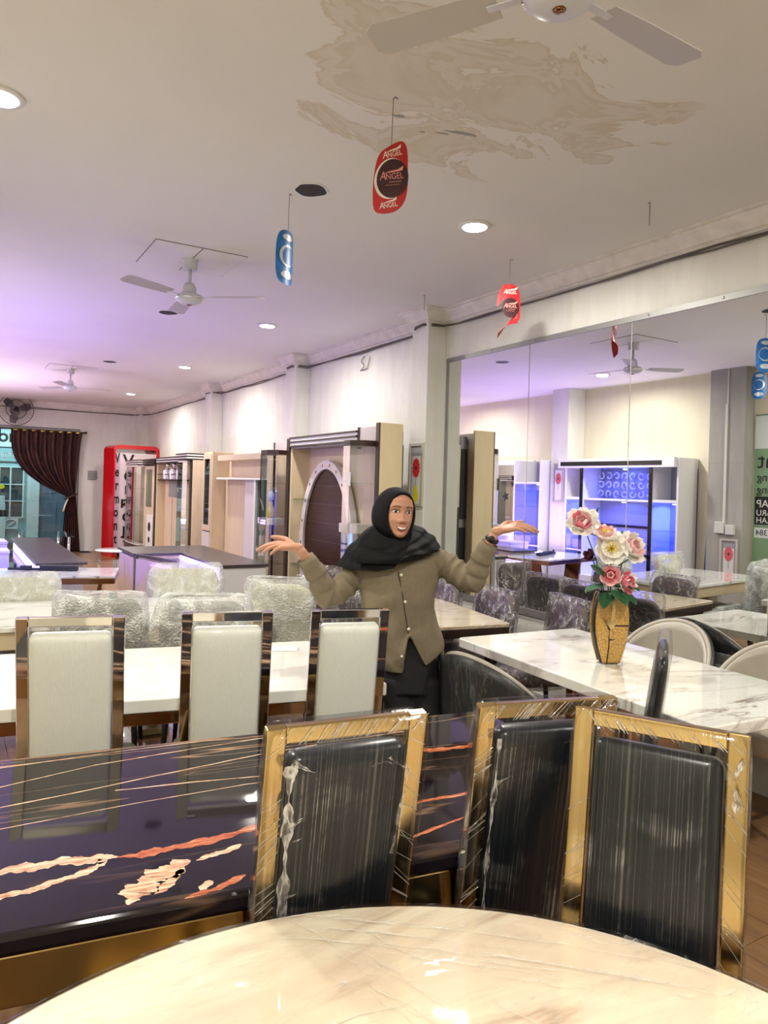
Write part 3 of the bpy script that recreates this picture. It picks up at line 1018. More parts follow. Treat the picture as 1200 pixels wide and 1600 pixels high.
# round table wrapped in film, the camera leans over it
rt = thing('round_table', 'round cream marble table wrapped in clear film, nearest of all', 'table', (.427, .488, 0))
R0 = .828
MB().lathe([(R0 - .02, .715), (R0 - .004, .72), (R0, .73), (R0, .748), (R0 - .006, .757), (R0 - .014, .76), (.001, .76)], 96).build('tabletop', 'marble_cream', rt, smooth=True)
MB().lathe([(R0 - .05, .69), (R0 - .03, .715)], 64).build('underframe', 'dark_wenge', rt)
MB().lathe([(.30, 0), (.31, .02), (.29, .04), (.09, .07), (.075, .3), (.10, .6), (.22, .70)], 40).build('pedestal', 'gold_metal', rt, smooth=True)


def film_disc(u, v):
    r = (R0 + .006) * (u ** .6)
    a = 2 * pi * v
    x, y = r * cos(a), r * sin(a)
    z = .7625 + .0006 * abs(hnoise(x * 1.1 + .3, y * 1.4)) * (1.0 if u < .97 else 0)
    z += .0035 * exp(-((x * .75 + y * .66 - .42) / .018) ** 2) * (.5 + .5 * sin(9 * (x - y)))
    z += .003 * exp(-((x * .25 + y * .97 - .62) / .014) ** 2)
    z += .0035 * exp(-((x * .9 - y * .43 - .36) / .02) ** 2) * (.6 + .4 * sin(14 * y))
    return (x, y, z if u < 1 else .735)


MB().grid(film_disc, 46, 150, cv=True).build('stretch_film', 'stretch_film_table', rt, smooth=True)
# long pulled creases of the film over the round table
rc = random.Random(5)
SWEEPS = [((.085, .825), (.33, .70), (.79, .24), 16, .05), ((.12, .80), (.22, .55), (.33, .22), 9, .05), ((-.3, .55), (.1, .45), (.52, .43), 8, .06), ((.60, .52), (.66, .42), (.75, .28), 9, .05)]
for (p0, p1, p2, cnt, jit) in SWEEPS:
    cr = MB()
    for k in range(cnt):
        t0 = rc.uniform(0, .6)
        t1 = min(1, t0 + rc.uniform(.15, .5))
        jx, jy = rc.gauss(0, jit), rc.gauss(0, jit)
        pts = []
        for i in range(12):
            q = t0 + (t1 - t0) * i / 11
            x = (1 - q) ** 2 * p0[0] + 2 * q * (1 - q) * p1[0] + q * q * p2[0] + jx + .004 * sin(i * 1.3 + k)
            y = (1 - q) ** 2 * p0[1] + 2 * q * (1 - q) * p1[1] + q * q * p2[1] + jy + .004 * cos(i * 1.7 + k)
            l = sqrt(x * x + y * y)
            if l > R0 - .02:
                x, y = x * (R0 - .02) / l, y * (R0 - .02) / l
            pts.append((x, y, .7645))
        cr.tube(pts, [rc.uniform(.0001, .0005) * (.3 + sin(pi * i / 11)) for i in range(12)], 4)
    cr.build('film_crease', 'film_crease', rt, smooth=True)

# black marble table on a gilt apron
bt = slab_table('dining_table', 'long black marble table with orange veins and gilt apron', (.82, 1.84), radians(-8.5), 1.8, .93, 'marble_black', .045, .012, 'gold_metal', .10, .012, 'panel', 'gold_metal', corner=.02)
bt.children[1].location.z = 0
pbr('film_dark', (0.02, 0.02, 0.02), .2)
chip = MB().prism([(.012 * cos(a) * (1 + .2 * sin(3 * a)), .008 * sin(a)) for a in [2 * pi * k / 12 for k in range(12)]], .7595, .7605)
chip.build('mark', 'film_dark', bt, loc=(-.27, -.09, .0004))

# veins of the black stone, flush in the polished top
VEINS = [('vein_cream', .017, [(-.79, -.222), (-.682, -.222), (-.621, -.221), (-.557, -.221), (-.493, -.230), (-.44, -.238)]),
         ('vein_orange', .014, [(-.45, -.240), (-.40, -.243), (-.344, -.238), (-.241, -.227), (-.13, -.201), (-.06, -.18)]),
         ('vein_cream', .010, [(-.78, -.345), (-.672, -.327), (-.615, -.317), (-.556, -.297), (-.505, -.277), (-.478, -.254), (-.49, -.232)]),
         ('vein_cream', .028, [(-.437, -.437), (-.416, -.393), (-.388, -.359), (-.346, -.329), (-.295, -.301)]),
         ('vein_cream', .010, [(-.385, -.418), (-.344, -.375), (-.318, -.332)]),
         ('vein_cream', .009, [(-.288, -.310), (-.23, -.293), (-.174, -.269)]),
         ('vein_cream', .008, [(-.296, -.433), (-.267, -.399)]),
         ('vein_orange', .008, [(-.33, -.452), (-.261, -.436), (-.19, -.40)]),
         ('vein_cream', .0024, [(-.80, .225), (-.727, .247), (-.485, .333), (-.204, .378), (.042, .41), (.2, .43)]),
         ('vein_cream', .0028, [(-.80, .095), (-.713, .112), (-.488, .159), (-.225, .222), (-.006, .269), (.2, .30)]),
         ('vein_cream', .003, [(-.44, .129), (-.239, .121), (-.035, .101), (.12, .08)]),
         ('vein_orange', .014, [(.40, .165), (.451, .160), (.537, .131), (.654, .133), (.72, .15)]),
         ('vein_orange', .007, [(.22, -.197), (.284, -.197), (.4, -.195), (.52, -.183)]),
         ('vein_orange', .005, [(.15, -.385), (.203, -.373), (.307, -.339), (.42, -.307)]),
         ('vein_cream', .0022, [(-.80, .383), (-.741, .391), (-.391, .427), (-.1, .44)]),
         ('vein_cream', .0018, [(-.75, -.02), (-.4, .03), (-.1, .06), (.3, .05)])]
for k, (mt, wd, pts) in enumerate(VEINS):
    pv = [Vector((x, y, 0)) for x, y in pts]
    rows = []
    n_ = 0
    for i in range(len(pv) - 1):
        d = (pv[i + 1] - pv[i])
        for q in range(10):
            t_ = q / 10
            p = pv[i] + d * t_
            nn = Vector((-d.y, d.x, 0)).normalized()
            g = (i + t_) / (len(pv) - 1)
            prof = min(1, 6 * g) * min(1, 6 * (1 - g)) if wd > .004 else 1
            j1 = 1 + .3 * sin(n_ * .47 + k) + .2 * sin(n_ * 1.13 + 2 * k) + .1 * sin(n_ * 2.9)
            j2 = 1 + .3 * sin(n_ * .39 + 3 * k) + .2 * sin(n_ * 1.31 + k) + .1 * sin(n_ * 3.3 + 1)
            rows.append((p + nn * wd * (.08 + .92 * prof) * j1, p - nn * wd * (.08 + .92 * prof) * j2))
            n_ += 1
    vs = [(x.x, x.y, .7603) for r_ in rows for x in r_]
    MB().add(vs, [(2 * i + 1, 2 * i + 3, 2 * i + 2, 2 * i) for i in range(len(rows) - 1)]).build('vein', mt, bt)

# white table with a chrome rail underneath
slab_table('dining_table', 'white marble table behind the three white chairs', (.855, 3.249), radians(-11.5), 1.76, .90, 'marble_white_rail', .052, .006, None, legs='four', leg_mat='chrome', rail='bronze_metal')
sheet = thing('paper_sheet', 'folded white paper sheet lying on the white table', 'paper', (1.48, 3.41, .762), radians(-25))
MB().add([(-.07, -.05, 0), (.07, -.05, 0), (.07, .05, 0), (-.07, .05, 0), (-.07, 0, .012), (.07, 0, .012)], [(0, 1, 5, 4), (4, 5, 2, 3)]).build('sheet', 'white_matt', sheet, solid=.001)
# second white table with a beige fabric-like apron
pbr('beige_wood', srgb(196, 178, 146), .5)
slab_table('dining_table', 'white marble table on a beige apron between bubble wrapped chairs', (.98, 4.86), radians(-8), 1.7, .92, 'marble_white', .03, .004, 'beige_wood', .1, .01, 'panel', 'beige_wood')
# marble table that carries the vase
slab_table('dining_table', 'white veined marble table carrying the flower vase', (2.86, 2.43), radians(-4), .86, 1.66, 'marble_white', .05, .006, None, legs='panel', leg_mat='bronze_metal', corner=.03)
# dark edged table by the mirror
t3 = slab_table('dining_table', 'cream marble table with dark brown edge between purple chairs', (2.77, 4.15), radians(-9), .80, 1.2, 'marble_beige', .022, .003, 'dark_wenge', .055, .0, 'four', 'black_gloss', corner=.03)
# small brown-edged marble table far back, and the black bracket lying on it
slab_table('dining_table', 'small marble table with bronze edge carrying a black bracket', (.72, 7.02), radians(-14), 1.25, .62, 'marble_white', .02, .003, 'bronze_metal', .05, .0, 'arch', 'bronze_metal')
br = thing('tv_bracket', 'black folded metal bracket lying on a small marble table', 'bracket', (.74, 7.14, .762), radians(-25))
MB().box(-.30, .30, -.012, .012, .0, .02).build('bar', 'black_matt', br, bevel=.003)
MB().box(-.02, .30, -.03, .03, .004, .045).build('arm', 'black_matt', br, bevel=.004)
MB().box(-.19, -.10, -.025, .025, .004, .04).build('clamp', 'black_matt', br, bevel=.004)
MB().lathe([(.012, 0), (.012, .05), (.006, .06)], 10, at=(-.24, 0, .0)).build('knob', 'black_matt', br)


# ---- chairs under bubble wrap
def soft_chair(name, label, group, loc, rz, body, film, w=.46, top=.93, amp=.012, flare=.12, seed=0., legs='black_matt', th=.08, bag_t=.16, wrap_seat=True, r=.09):
    """padded chair facing local +Y, back plane through the origin; film bag pulled over it"""
    t = thing(name, label, 'chair', (loc[0], loc[1], 0), rz, group)
    ln = radians(7)
    hb = top - .42
    Rm = Matrix.Translation((0, .03, .42 + hb / 2)) @ Matrix.Rotation(ln, 4, 'X')
    pad(MB(), w, hb, th, r, .01, .015, Rm).build('backrest', body, t, smooth=True)
    pad(MB(), w, .46, .1, .06, .0, .015, Matrix.Translation((0, .28, .44)) @ Matrix.Rotation(pi / 2, 4, 'X')).build('seat', body, t, smooth=True)
    for sx in (-1, 1):
        for y0, y1 in ((.08, .03), (.46, .5)):
            MB().tube([(sx * w * .4, y0, .41), (sx * w * .46, y1, 0)], [.02, .012], 8).build('leg', legs, t, smooth=True)
    if film:
        bag(MB(), w + .05, hb + .06, bag_t, .06, amp, flare, seed, Rm, 26).build('film_bag', film, t, smooth=True)
        if wrap_seat:
            bag(MB(), w + .04, .50, .14, .05, amp * .7, .02, seed + 2, Matrix.Translation((0, .28, .44)) @ Matrix.Rotation(-pi / 2, 4, 'X'), 14).build('seat_film', film, t, smooth=True)
    return t


BG = 'chairs under bubble wrap'
soft_chair('dining_chair', 'cream padded chair under bubble wrap at the picture edge', BG, (.42, 5.50), radians(172), 'fabric_cream', 'bubble_wrap', .48, .915, seed=1.1)
soft_chair('dining_chair', 'grey padded chair under bubble wrap behind the outer white chair', BG, (.73, 4.16), radians(-16), 'fabric_grey', 'bubble_wrap', .42, .945, seed=2.7)
soft_chair('dining_chair', 'grey padded chair under bubble wrap behind the middle white chair', BG, (1.20, 3.86), radians(-24), 'fabric_grey', 'bubble_wrap', .46, .95, flare=.2, seed=3.9)
soft_chair('dining_chair', 'cream padded chair under bubble wrap before the dark topped counter', BG, (1.52, 5.33), radians(166), 'fabric_cream', 'bubble_wrap', .46, .96, flare=.16, seed=5.2)
soft_chair('dining_chair', 'white bubble wrapped chair beside the woman and the purple chairs', BG, (1.86, 4.36), radians(-35), 'fabric_cream', 'bubble_wrap', .40, .95, flare=.16, seed=6.6)

PG = 'purple chairs under shiny film'
soft_chair('dining_chair', 'purple film wrapped chair by the pillar, farther from the mirror corner', PG, (3.28, 4.50), radians(84), 'fabric_purple', 'stretch_film_crinkle', .40, .88, .008, .05, 1.7, th=.06, bag_t=.1)
soft_chair('dining_chair', 'purple film wrapped chair at the corner of the dark edged table', PG, (3.36, 3.98), radians(84), 'fabric_purple', 'stretch_film_crinkle', .44, .88, .008, .05, 3.3, th=.06, bag_t=.1)
soft_chair('dining_chair', 'purple film wrapped chair standing alone against the mirror wall', PG, (3.50, 3.42), radians(76), 'fabric_purple', 'stretch_film_crinkle', .40, .88, .008, .08, 4.4, th=.06, bag_t=.1)
soft_chair('dining_chair', 'purple film wrapped chair behind the raised arm and bubble wrapped chair', PG, (2.28, 4.68), radians(-82), 'fabric_purple', 'stretch_film_crinkle', .44, .90, .008, .05, 5.5, th=.06, bag_t=.1)
soft_chair('dining_chair', 'purple film wrapped chair hidden behind the woman', PG, (2.25, 4.02), radians(-84), 'fabric_purple', 'stretch_film_crinkle', .44, .90, .008, .05, 6.1, th=.06, bag_t=.1)
soft_chair('dining_chair', 'purple film wrapped chair at the far end of the dark edged table', PG, (2.88, 5.36), radians(172), 'fabric_purple', 'stretch_film_crinkle', .42, .90, .008, .05, 7.9, th=.06, bag_t=.1)
soft_chair('dining_chair', 'slim dark chair seen edge on against the vase table', 'slim dark chairs', (2.20, 1.70), radians(37.5), 'leather_black', 'stretch_film_soft', .40, 1.06, .006, .0, 9.1, th=.03, bag_t=.05, r=.05)


# ---- tub chairs round the vase table
def tub_chair(label, loc, rz, outer, inner, seed=0., film=True):
    """faces local +Y, seat centre at the origin"""
    t = thing('tub_chair', label, 'chair', (loc[0], loc[1], 0), rz, 'two tone tub chairs at the vase table')

    def top(a):
        return .47 + .385 * max(0., cos(a * .86)) ** .8

    def shell(off, zlo, zdrop):
        def fn(u, v):
            a = (-1 + 2 * u) * 1.72
            z = zlo + (top(a) - zdrop - zlo) * v
            r = .225 + .05 * v + off - .03 * v * v
            return (r * sin(a) * 1.08, -r * cos(a), z)
        return fn
    # outer skin with rim
    mb = MB().grid(shell(.035, .40, 0.0), 33, 9)
    mb.build('back_shell', outer, t, smooth=True, solid=.016)
    MB().grid(shell(.004, .42, .006), 33, 9).build('back_pad', inner, t, smooth=True, solid=.03)
    rim = [(r_ * sin(a) * 1.08, -r_ * cos(a), top(a)) for a, r_ in [((-1 + 2 * k / 40) * 1.72, .262) for k in range(41)]]
    MB().tube(rim, .013, 8).build('piping', inner, t, smooth=True)
    pad(MB(), .46, .46, .09, .16, .0, .02, Matrix.Translation((0, .02, .43)) @ Matrix.Rotation(pi / 2, 4, 'X')).build('seat', inner, t, smooth=True)
    for sx in (-1, 1):
        for sy in (-1, 1):
            MB().tube([(sx * .15, sy * .15, .40), (sx * .215, sy * .215, 0)], [.018, .010], 8).build('leg', 'black_matt', t, smooth=True)
    if film:
        MB().grid(shell(.056, .42, -.02), 41, 12).build('stretch_film', 'stretch_film_soft', t, smooth=True)
    return t


tub_chair('two tone tub chair showing its charcoal back, before the vase table', (2.26, 2.62), radians(-82), 'leather_charcoal', 'leather_taupe')
tub_chair('pale grey tub chair facing the vase, nearer the vase', (3.50, 2.74), radians(97), 'leather_charcoal', 'leather_taupe', 1.)
tub_chair('pale grey tub chair at the picture edge behind the vase table', (3.49, 2.09), radians(94), 'leather_charcoal', 'leather_taupe', 2.)
# ------------------------------------------------------------------ wall units along the mirror wall
def box_part(t, name, mat, x0, x1, y0, y1, z0, z1, bevel=.002, label=None):
    return MB().box(x0, x1, y0, y1, z0, z1).build(name, mat, t, bevel=bevel, label=label)


def bow_case(t, xf, y0, y1, z0, z1, out=.2, shelves=(), cap='dark_wenge', glass='clear_glass', cap_h=.05, base=True, back='smoky_glass', ch=.1):
    """glazed case standing out of a unit front at x = xf towards -X, with chamfered corners"""
    c = min(ch, (y1 - y0) * .35)
    plan = [(xf, y0), (xf, y1), (xf - out * .55, y1), (xf - out, y1 - c), (xf - out, y0 + c), (xf - out * .55, y0)]
    MB().prism(plan[::-1], z1 - cap_h, z1).build('case_cap', cap, t, bevel=.004)
    if base:
        MB().prism(plan[::-1], z0, z0 + cap_h).build('case_base', cap, t, bevel=.004)
    for a, b in zip(plan[1:], plan[2:] + plan[:1]):
        if a[0] == xf and b[0] == xf:
            continue
        mb = MB()
        p, q = Vector((a[0], a[1], 0)), Vector((b[0], b[1], 0))
        mb.bar(p + Vector((0, 0, (z0 + z1) / 2)), q + Vector((0, 0, (z0 + z1) / 2)), .005, z1 - z0 - 2 * cap_h)
        mb.build('pane', glass, t)
    for z in shelves:
        MB().prism([(x * .995 + xf * .005, y) for x, y in plan[::-1]], z, z + .008).build('shelf', 'green_glass', t)


def cabinet_arch():
    X = 3.17
    t = thing('wall_unit', 'cream wall unit with walnut oval panel, striped crown and glass cases', 'wall unit', (0, 0, 0))
    box_part(t, 'side_panel', 'cream_laminate', X, 3.40, 5.36, 5.385, 0, 2.155)
    box_part(t, 'edge_strip', 'dark_wenge', X - .012, X, 5.36, 5.42, 0, 2.155)
    box_part(t, 'header', 'lilac_white', X + .004, 3.38, 5.385, 5.74, 1.96, 2.13)
    box_part(t, 'edge_strip', 'dark_wenge', X - .005, X + .02, 5.735, 5.765, 1.94, 2.135)
    for k in range(3):
        z = 2.0 + k * .045
        box_part(t, 'crown_strip', 'dark_wenge', X - .02, 3.38, 5.765, 7.27, z, z + .018, .001)
        if k < 2:
            box_part(t, 'crown_strip', 'white_matt', X - .012, 3.38, 5.765, 7.27, z + .018, z + .045, .001)
    box_part(t, 'soffit', 'grey_panel', X, 3.38, 5.765, 7.25, 1.985, 2.0)
    box_part(t, 'upright', 'cream_laminate', X, 3.38, 7.225, 7.26, 0, 2.09)
    box_part(t, 'edge_strip', 'dark_wenge', X - .02, X + .02, 7.262, 7.335, 0, 2.095)
    box_part(t, 'header', 'lilac_white', X + .004, 3.38, 7.335, 7.74, 1.93, 2.07)
    box_part(t, 'edge_strip', 'dark_wenge', X - .005, X + .02, 7.725, 7.745, 0, 2.07)
    box_part(t, 'back_panel', 'beech_laminate', 3.38, 3.40, 5.385, 7.74, 0, 2.0)
    box_part(t, 'rear_upright', 'grey_panel', 3.30, 3.38, 7.335, 7.36, 0, 1.93)
    # oval: white studded ring standing before the back panel, walnut inside
    cy, cz = 6.63, .98

    def oval(a, b, n=64):
        return [(a * cos(2 * pi * k / n), b * sin(2 * pi * k / n)) for k in range(n)]
    rot = Matrix.Translation((3.33, cy, cz)) @ Matrix.Rotation(pi / 2, 4, 'Z') @ Matrix.Rotation(pi / 2, 4, 'X')
    MB().prism(oval(.53, .80), -.02, .0, rot).build('oval_panel', 'walnut_gloss', t)
    ring = MB().ringprism(oval(.60, .875), oval(.515, .785), -.045, .02, rot).build('oval_ring', 'lilac_white', t)
    for k in range(22):
        a = 2 * pi * k / 22
        p = rot @ Vector((.557 * cos(a), .83 * sin(a), -.047))
        MB().box(p.x - .002, p.x + .003, p.y - .008, p.y + .008, p.z - .014, p.z + .014).build('stud', 'bronze_metal', ring)
    for k in range(7):
        z = .45 + k * .19
        w = .5 * sqrt(max(0.02, 1 - ((z - cz) / .8) ** 2))
        box_part(t, 'groove', 'dark_wenge', 3.306, 3.311, cy - w, cy + w, z, z + .006, 0)
    box_part(t, 'low_cabinet', 'walnut_gloss', 2.98, 3.3, 5.8, 7.2, .0, .5, .006)
    MB().lathe([(.03, 0), (.035, .006), (.02, .012)], 20, mat=Matrix.Translation((2.98, 6.25, .34)) @ Matrix.Rotation(-pi / 2, 4, 'Y')).build('handle', 'chrome', t, smooth=True)
    for z in (1.44, .74):
        box_part(t, 'shelf', 'green_glass', 3.19, 3.37, 6.98, 7.225, z, z + .008, 0)
    bow_case(t, X, 5.43, 5.75, .3, 2.0, .2, (1.62,), cap='dark_wenge')
    bow_case(t, X, 7.34, 7.73, .3, 1.97, .2, (1.6, .72), cap='dark_wenge')
    box_part(t, 'case_block', 'lilac_white', 2.98, 3.16, 5.47, 5.72, 1.19, 1.27)
    box_part(t, 'case_block', 'lilac_white', 2.98, 3.16, 7.38, 7.70, 1.15, 1.22)
    box_part(t, 'price_tag', 'white_matt', 2.962, 2.966, 5.50, 5.56, 1.60, 1.72, 0)
    box_part(t, 'led_strip', 'blue_led', 3.10, 3.12, 5.72, 5.735, .9, 1.18, 0)
    # plain black tall cabinet back to back with the unit
    b = thing('tall_cabinet', 'black glazed tall cabinet with a grey bar behind the cream unit', 'cabinet', (0, 0, 0))
    box_part(b, 'body', 'grey_panel', 3.405, 3.475, 5.47, 6.4, 0, 2.1)
    box_part(b, 'door', 'black_matt', 3.406, 3.474, 5.46, 5.47, 1.32, 1.98)
    box_part(b, 'door', 'black_matt', 3.406, 3.474, 5.46, 5.47, .2, 1.24)
    v = thing('vase', 'small yellow vase inside the glass case of the cream unit', 'vase', (3.06, 7.52, 1.225))
    MB().lathe([(.03, 0), (.045, .04), (.04, .1), (.02, .15), (.028, .17)], 16).build('body', 'yellow_glaze', v, smooth=True)
    MB().lathe([(.004, .17), (.03, .2), (.035, .26), (.012, .3)], 12).build('blossom', 'white_matt', v, smooth=True)


pbr('yellow_glaze', srgb(222, 204, 40), .3)
cabinet_arch()


def cabinet_hutch():
    t = thing('wall_unit', 'pale beech wall unit with open niche between two other units', 'wall unit', (0, 0, 0))
    X = 3.2
    box_part(t, 'side_panel', 'cream_laminate', X, 3.51, 10.08, 10.11, 0, 2.03)
    box_part(t, 'side_panel', 'cream_laminate', X, 3.51, 10.46, 10.49, 0, 2.03)
    box_part(t, 'tower_back', 'grey_panel', 3.47, 3.51, 10.11, 10.46, 0, 2.03)
    box_part(t, 'tower_top', 'cream_laminate', X, 3.51, 10.11, 10.46, 2.0, 2.03)
    door = MB()
    for (a, b, c, d) in ((10.11, 10.16, .9, 2.0), (10.42, 10.46, .9, 2.0), (10.16, 10.42, .9, .98), (10.16, 10.42, 1.93, 2.0)):
        door.box(X - .012, X + .006, a, b, c, d)
    d = door.build('door_frame', 'beech_laminate', t)
    box_part(d, 'pane', 'smoky_glass', X - .004, X, 10.16, 10.42, .98, 1.93, 0)
    box_part(t, 'lower_door', 'lilac_white', X - .012, X, 10.11, 10.46, .02, .88)
    for z in (1.26, 1.6):
        box_part(t, 'shelf', 'green_glass', 3.22, 3.46, 10.12, 10.45, z, z + .008, 0)
    X2 = 3.25
    box_part(t, 'back_panel', 'beech_laminate', 3.45, 3.47, 8.02, 10.08, 0, 1.97)
    box_part(t, 'top_frame', 'beech_laminate', X2, 3.46, 8.02, 10.0, 1.90, 1.975)
    box_part(t, 'post', 'beech_laminate', X2, 3.46, 8.02, 8.13, 0, 1.90)
    box_part(t, 'niche_shelf', 'white_matt', X2 - .01, 3.45, 8.13, 10.0, 1.64, 1.665)
    box_part(t, 'rear_board', 'beech_laminate', 3.40, 3.45, 9.02, 10.06, 0, 1.64)
    box_part(t, 'door', 'lilac_white', X2 + .05, X2 + .07, 8.56, 9.0, .0, 1.64)
    MB().lathe([(.018, 0), (.018, .006)], 14, mat=Matrix.Translation((X2 + .05, 8.66, .84)) @ Matrix.Rotation(-pi / 2, 4, 'Y')).build('lock', 'black_matt', t)
    box_part(t, 'divider', 'white_matt', X2, X2 + .02, 8.51, 8.56, 0, 1.64)
    box_part(t, 'pane', 'green_glass', X2 + .01, X2 + .016, 8.13, 8.51, .2, 1.64, 0)
    for z in (1.3, .98):
        box_part(t, 'shelf', 'green_glass', X2 + .03, 3.44, 8.14, 8.5, z, z + .008, 0)


cabinet_hutch()


def cabinet_far():
    t = thing('wall_unit', 'striped crown wall unit with speaker doors beside the red sign', 'wall unit', (0, 0, 0))
    X = 3.2
    box_part(t, 'side_panel', 'beech_laminate', X, 3.38, 11.05, 11.08, .0, 1.95)
    box_part(t, 'edge_strip', 'dark_wenge', X - .015, X, 11.05, 11.14, .0, 1.95)
    box_part(t, 'back_panel', 'beech_laminate', 3.36, 3.38, 11.08, 15.25, .3, 1.95)
    for (y0, y1, out, z) in ((11.05, 11.68, .10, 1.93), (11.7, 13.3, .02, 1.90), (14.2, 15.3, .14, 1.88)):
        for k in range(3):
            box_part(t, 'crown_strip', 'dark_wenge', X - out, 3.38, y0, y1, z + k * .042, z + k * .042 + .02, .001)
            if k < 2:
                box_part(t, 'crown_strip', 'white_matt', X - out + .006, 3.38, y0, y1, z + .02 + k * .042, z + .042 + k * .042, .001)
    box_part(t, 'crown_block', 'dark_wenge', X - .05, 3.38, 13.3, 14.2, 1.89, 1.99)
    bow_case(t, X, 11.15, 11.62, .5, 1.92, .1, (1.5, 1.15, .85), cap='lilac_white', cap_h=.03, glass='green_glass')
    bow_case(t, X, 14.2, 15.3, .35, 1.88, .14, (1.42, .98), cap='lilac_white', cap_h=.03)
    box_part(t, 'plinth', 'dark_wenge', X - .12, 3.36, 13.4, 15.3, .22, .35)
    box_part(t, 'edge_strip', 'dark_wenge', X - .01, X + .02, 13.3, 13.42, .2, 1.88)
    box_part(t, 'edge_strip', 'dark_wenge', X - .01, X + .02, 15.26, 15.34, .2, 1.9)
    dr = box_part(t, 'door', 'beech_laminate', X - .005, X + .015, 13.42, 14.2, .3, 1.86)
    box_part(dr, 'pane', 'green_glass', X - .012, X - .006, 13.6, 14.05, 1.1, 1.8, 0)
    sp = box_part(t, 'speaker_panel', 'white_matt', X - .02, X - .006, 13.45, 13.9, .3, .95)
    for (z, r) in ((.74, .085), (.5, .055)):
        MB().lathe([(r, 0), (r, .008), (r * .6, .003)], 20, mat=Matrix.Translation((X - .02, 13.66, z)) @ Matrix.Rotation(-pi / 2, 4, 'Y')).build('speaker_cone', 'black_matt', sp)
    sp = box_part(t, 'speaker_panel', 'white_matt', X - .02, X - .006, 11.62, 11.7, .5, .95)
    box_part(t, 'niche_back', 'beech_laminate', 3.34, 3.36, 11.7, 13.3, .3, 1.9)
    box_part(t, 'niche_side', 'cream_laminate', X, 3.36, 13.25, 13.3, .3, 1.9)
    for k in range(2):
        box_part(t, 'dark_tile', 'grey_panel', 3.32, 3.34, 11.9 + k * .52, 12.38 + k * .52, 1.32, 1.62, .002)
    for k in range(2):
        box_part(t, 'panel_joint', 'grey_panel', 3.334, 3.339, 12.2 + k * .5, 12.21 + k * .5, .4, 1.3, 0)
    box_part(t, 'niche_shelf', 'dark_wenge', X + .005, 3.34, 11.7, 13.3, 1.60, 1.622)
    box_part(t, 'cup_rail', 'dark_wenge', X + .002, X + .012, 11.7, 13.3, 1.70, 1.715)
    for k in range(3):
        MB().lathe([(.03, 0), (.045, .05), (.02, .06)], 14, at=(3.27, 11.95 + k * .42, 1.84)).build('spot_lamp', 'chrome', t, smooth=True)
    for k in range(3):
        j = thing('jar', 'white lidded jar on the dark shelf, %s' % ('nearest the corner case', 'middle of three', 'farthest along')[k], 'jar', (3.27, 11.95 + k * .42, 1.622), 0, 'white jars on the shelf')
        MB().lathe([(.075, 0), (.08, .01), (.08, .15), (.06, .165)], 18).build('body', 'white_gloss', j, smooth=True)
        MB().lathe([(.064, .165), (.064, .18), (.015, .19), (.02, .21), (.001, .22)], 18).build('lid', 'chrome', j, smooth=True)


cabinet_far()

# ---- red light-box sign
s = thing('light_box_sign', 'tall red framed sign box with vertical black lettering in the corner', 'sign', (2.86, 15.45, -.03), radians(10))
s.scale = (1.06, 1.06, 1.035)
# local X runs along the lettered face, face towards -Y
pbr('sign_white', srgb(222, 206, 210), .25)
pbr('sign_lilac', srgb(196, 168, 192), .25)
MB().box(.02, .86, .03, .4, .12, 2.1).build('panel', 'sign_white', s)
MB().box(.02, .12, .02, .03, .12, 2.1).build('name_strip', 'sign_lilac', s)
outer = [(0, 0), (0, 2.18 - .1)] + [(.1 - .1 * cos(a), 2.08 + .1 * sin(a)) for a in [pi / 2 * k / 6 for k in range(7)]] + [(.80 + .1 * sin(a), 2.08 + .1 * cos(a)) for a in [pi / 2 * k / 6 for k in range(7)]] + [(.90, 0)]
inner = [(.03, 0), (.03, 2.08)] + [(.1 - .07 * cos(a), 2.05 + .05 * sin(a)) for a in [pi / 2 * k / 6 for k in range(7)]] + [(.80 + .05 * sin(a), 2.05 + .05 * cos(a)) for a in [pi / 2 * k / 6 for k in range(7)]] + [(.86, 0)]
n = len(outer)
vs = [(x, 0, .1 + z * .99) for x, z in outer] + [(x, 0, .1 + z * .99) for x, z in inner] + [(x, .55, .1 + z * .99) for x, z in outer] + [(x, .55, .1 + z * .99) for x, z in inner]
fs = []
for i in range(n - 1):
    j = i + 1
    fs += [(i, j, n + j, n + i), (2 * n + i, 3 * n + i, 3 * n + j, 2 * n + j), (i, 2 * n + i, 2 * n + j, j), (n + i, n + j, 3 * n + j, 3 * n + i)]
MB().add(vs, fs).build('frame', 'red_gloss', s)
for k, ch in enumerate('Vermont'):
    text_obj(ch, .27, 'black_matt', s, 'lettering', (.07, .017, 1.98 - .265 * k), (pi / 2, 0, 0), .001, sx=.55, bold=.008)
    text_obj(ch, .36, 'black_matt', s, 'lettering', (.29, .026, 1.93 - .27 * k), (pi / 2, 0, 0), .001, bold=.006)
for z in (1.06, .42):
    MB().add([(.16, .022, z), (.29, .018, z + .09), (.42, .022, z), (.29, .018, z - .02)], [(0, 3, 2, 1)]).build('gold_leaf', 'gold_metal', s)
MB().box(0, .9, .0, .55, 0, .1).build('base', 'red_gloss', s)

# ---- pictures of a single flower in slim frames
pbr('frame_silver', srgb(196, 194, 182), .35, .3)
pbr('paper_grey', srgb(150, 150, 154), .6)
pbr('paper_white', srgb(214, 212, 210), .6)
pbr('petal_red', srgb(206, 36, 42), .5)
pbr('stem_green', srgb(58, 110, 52), .5)


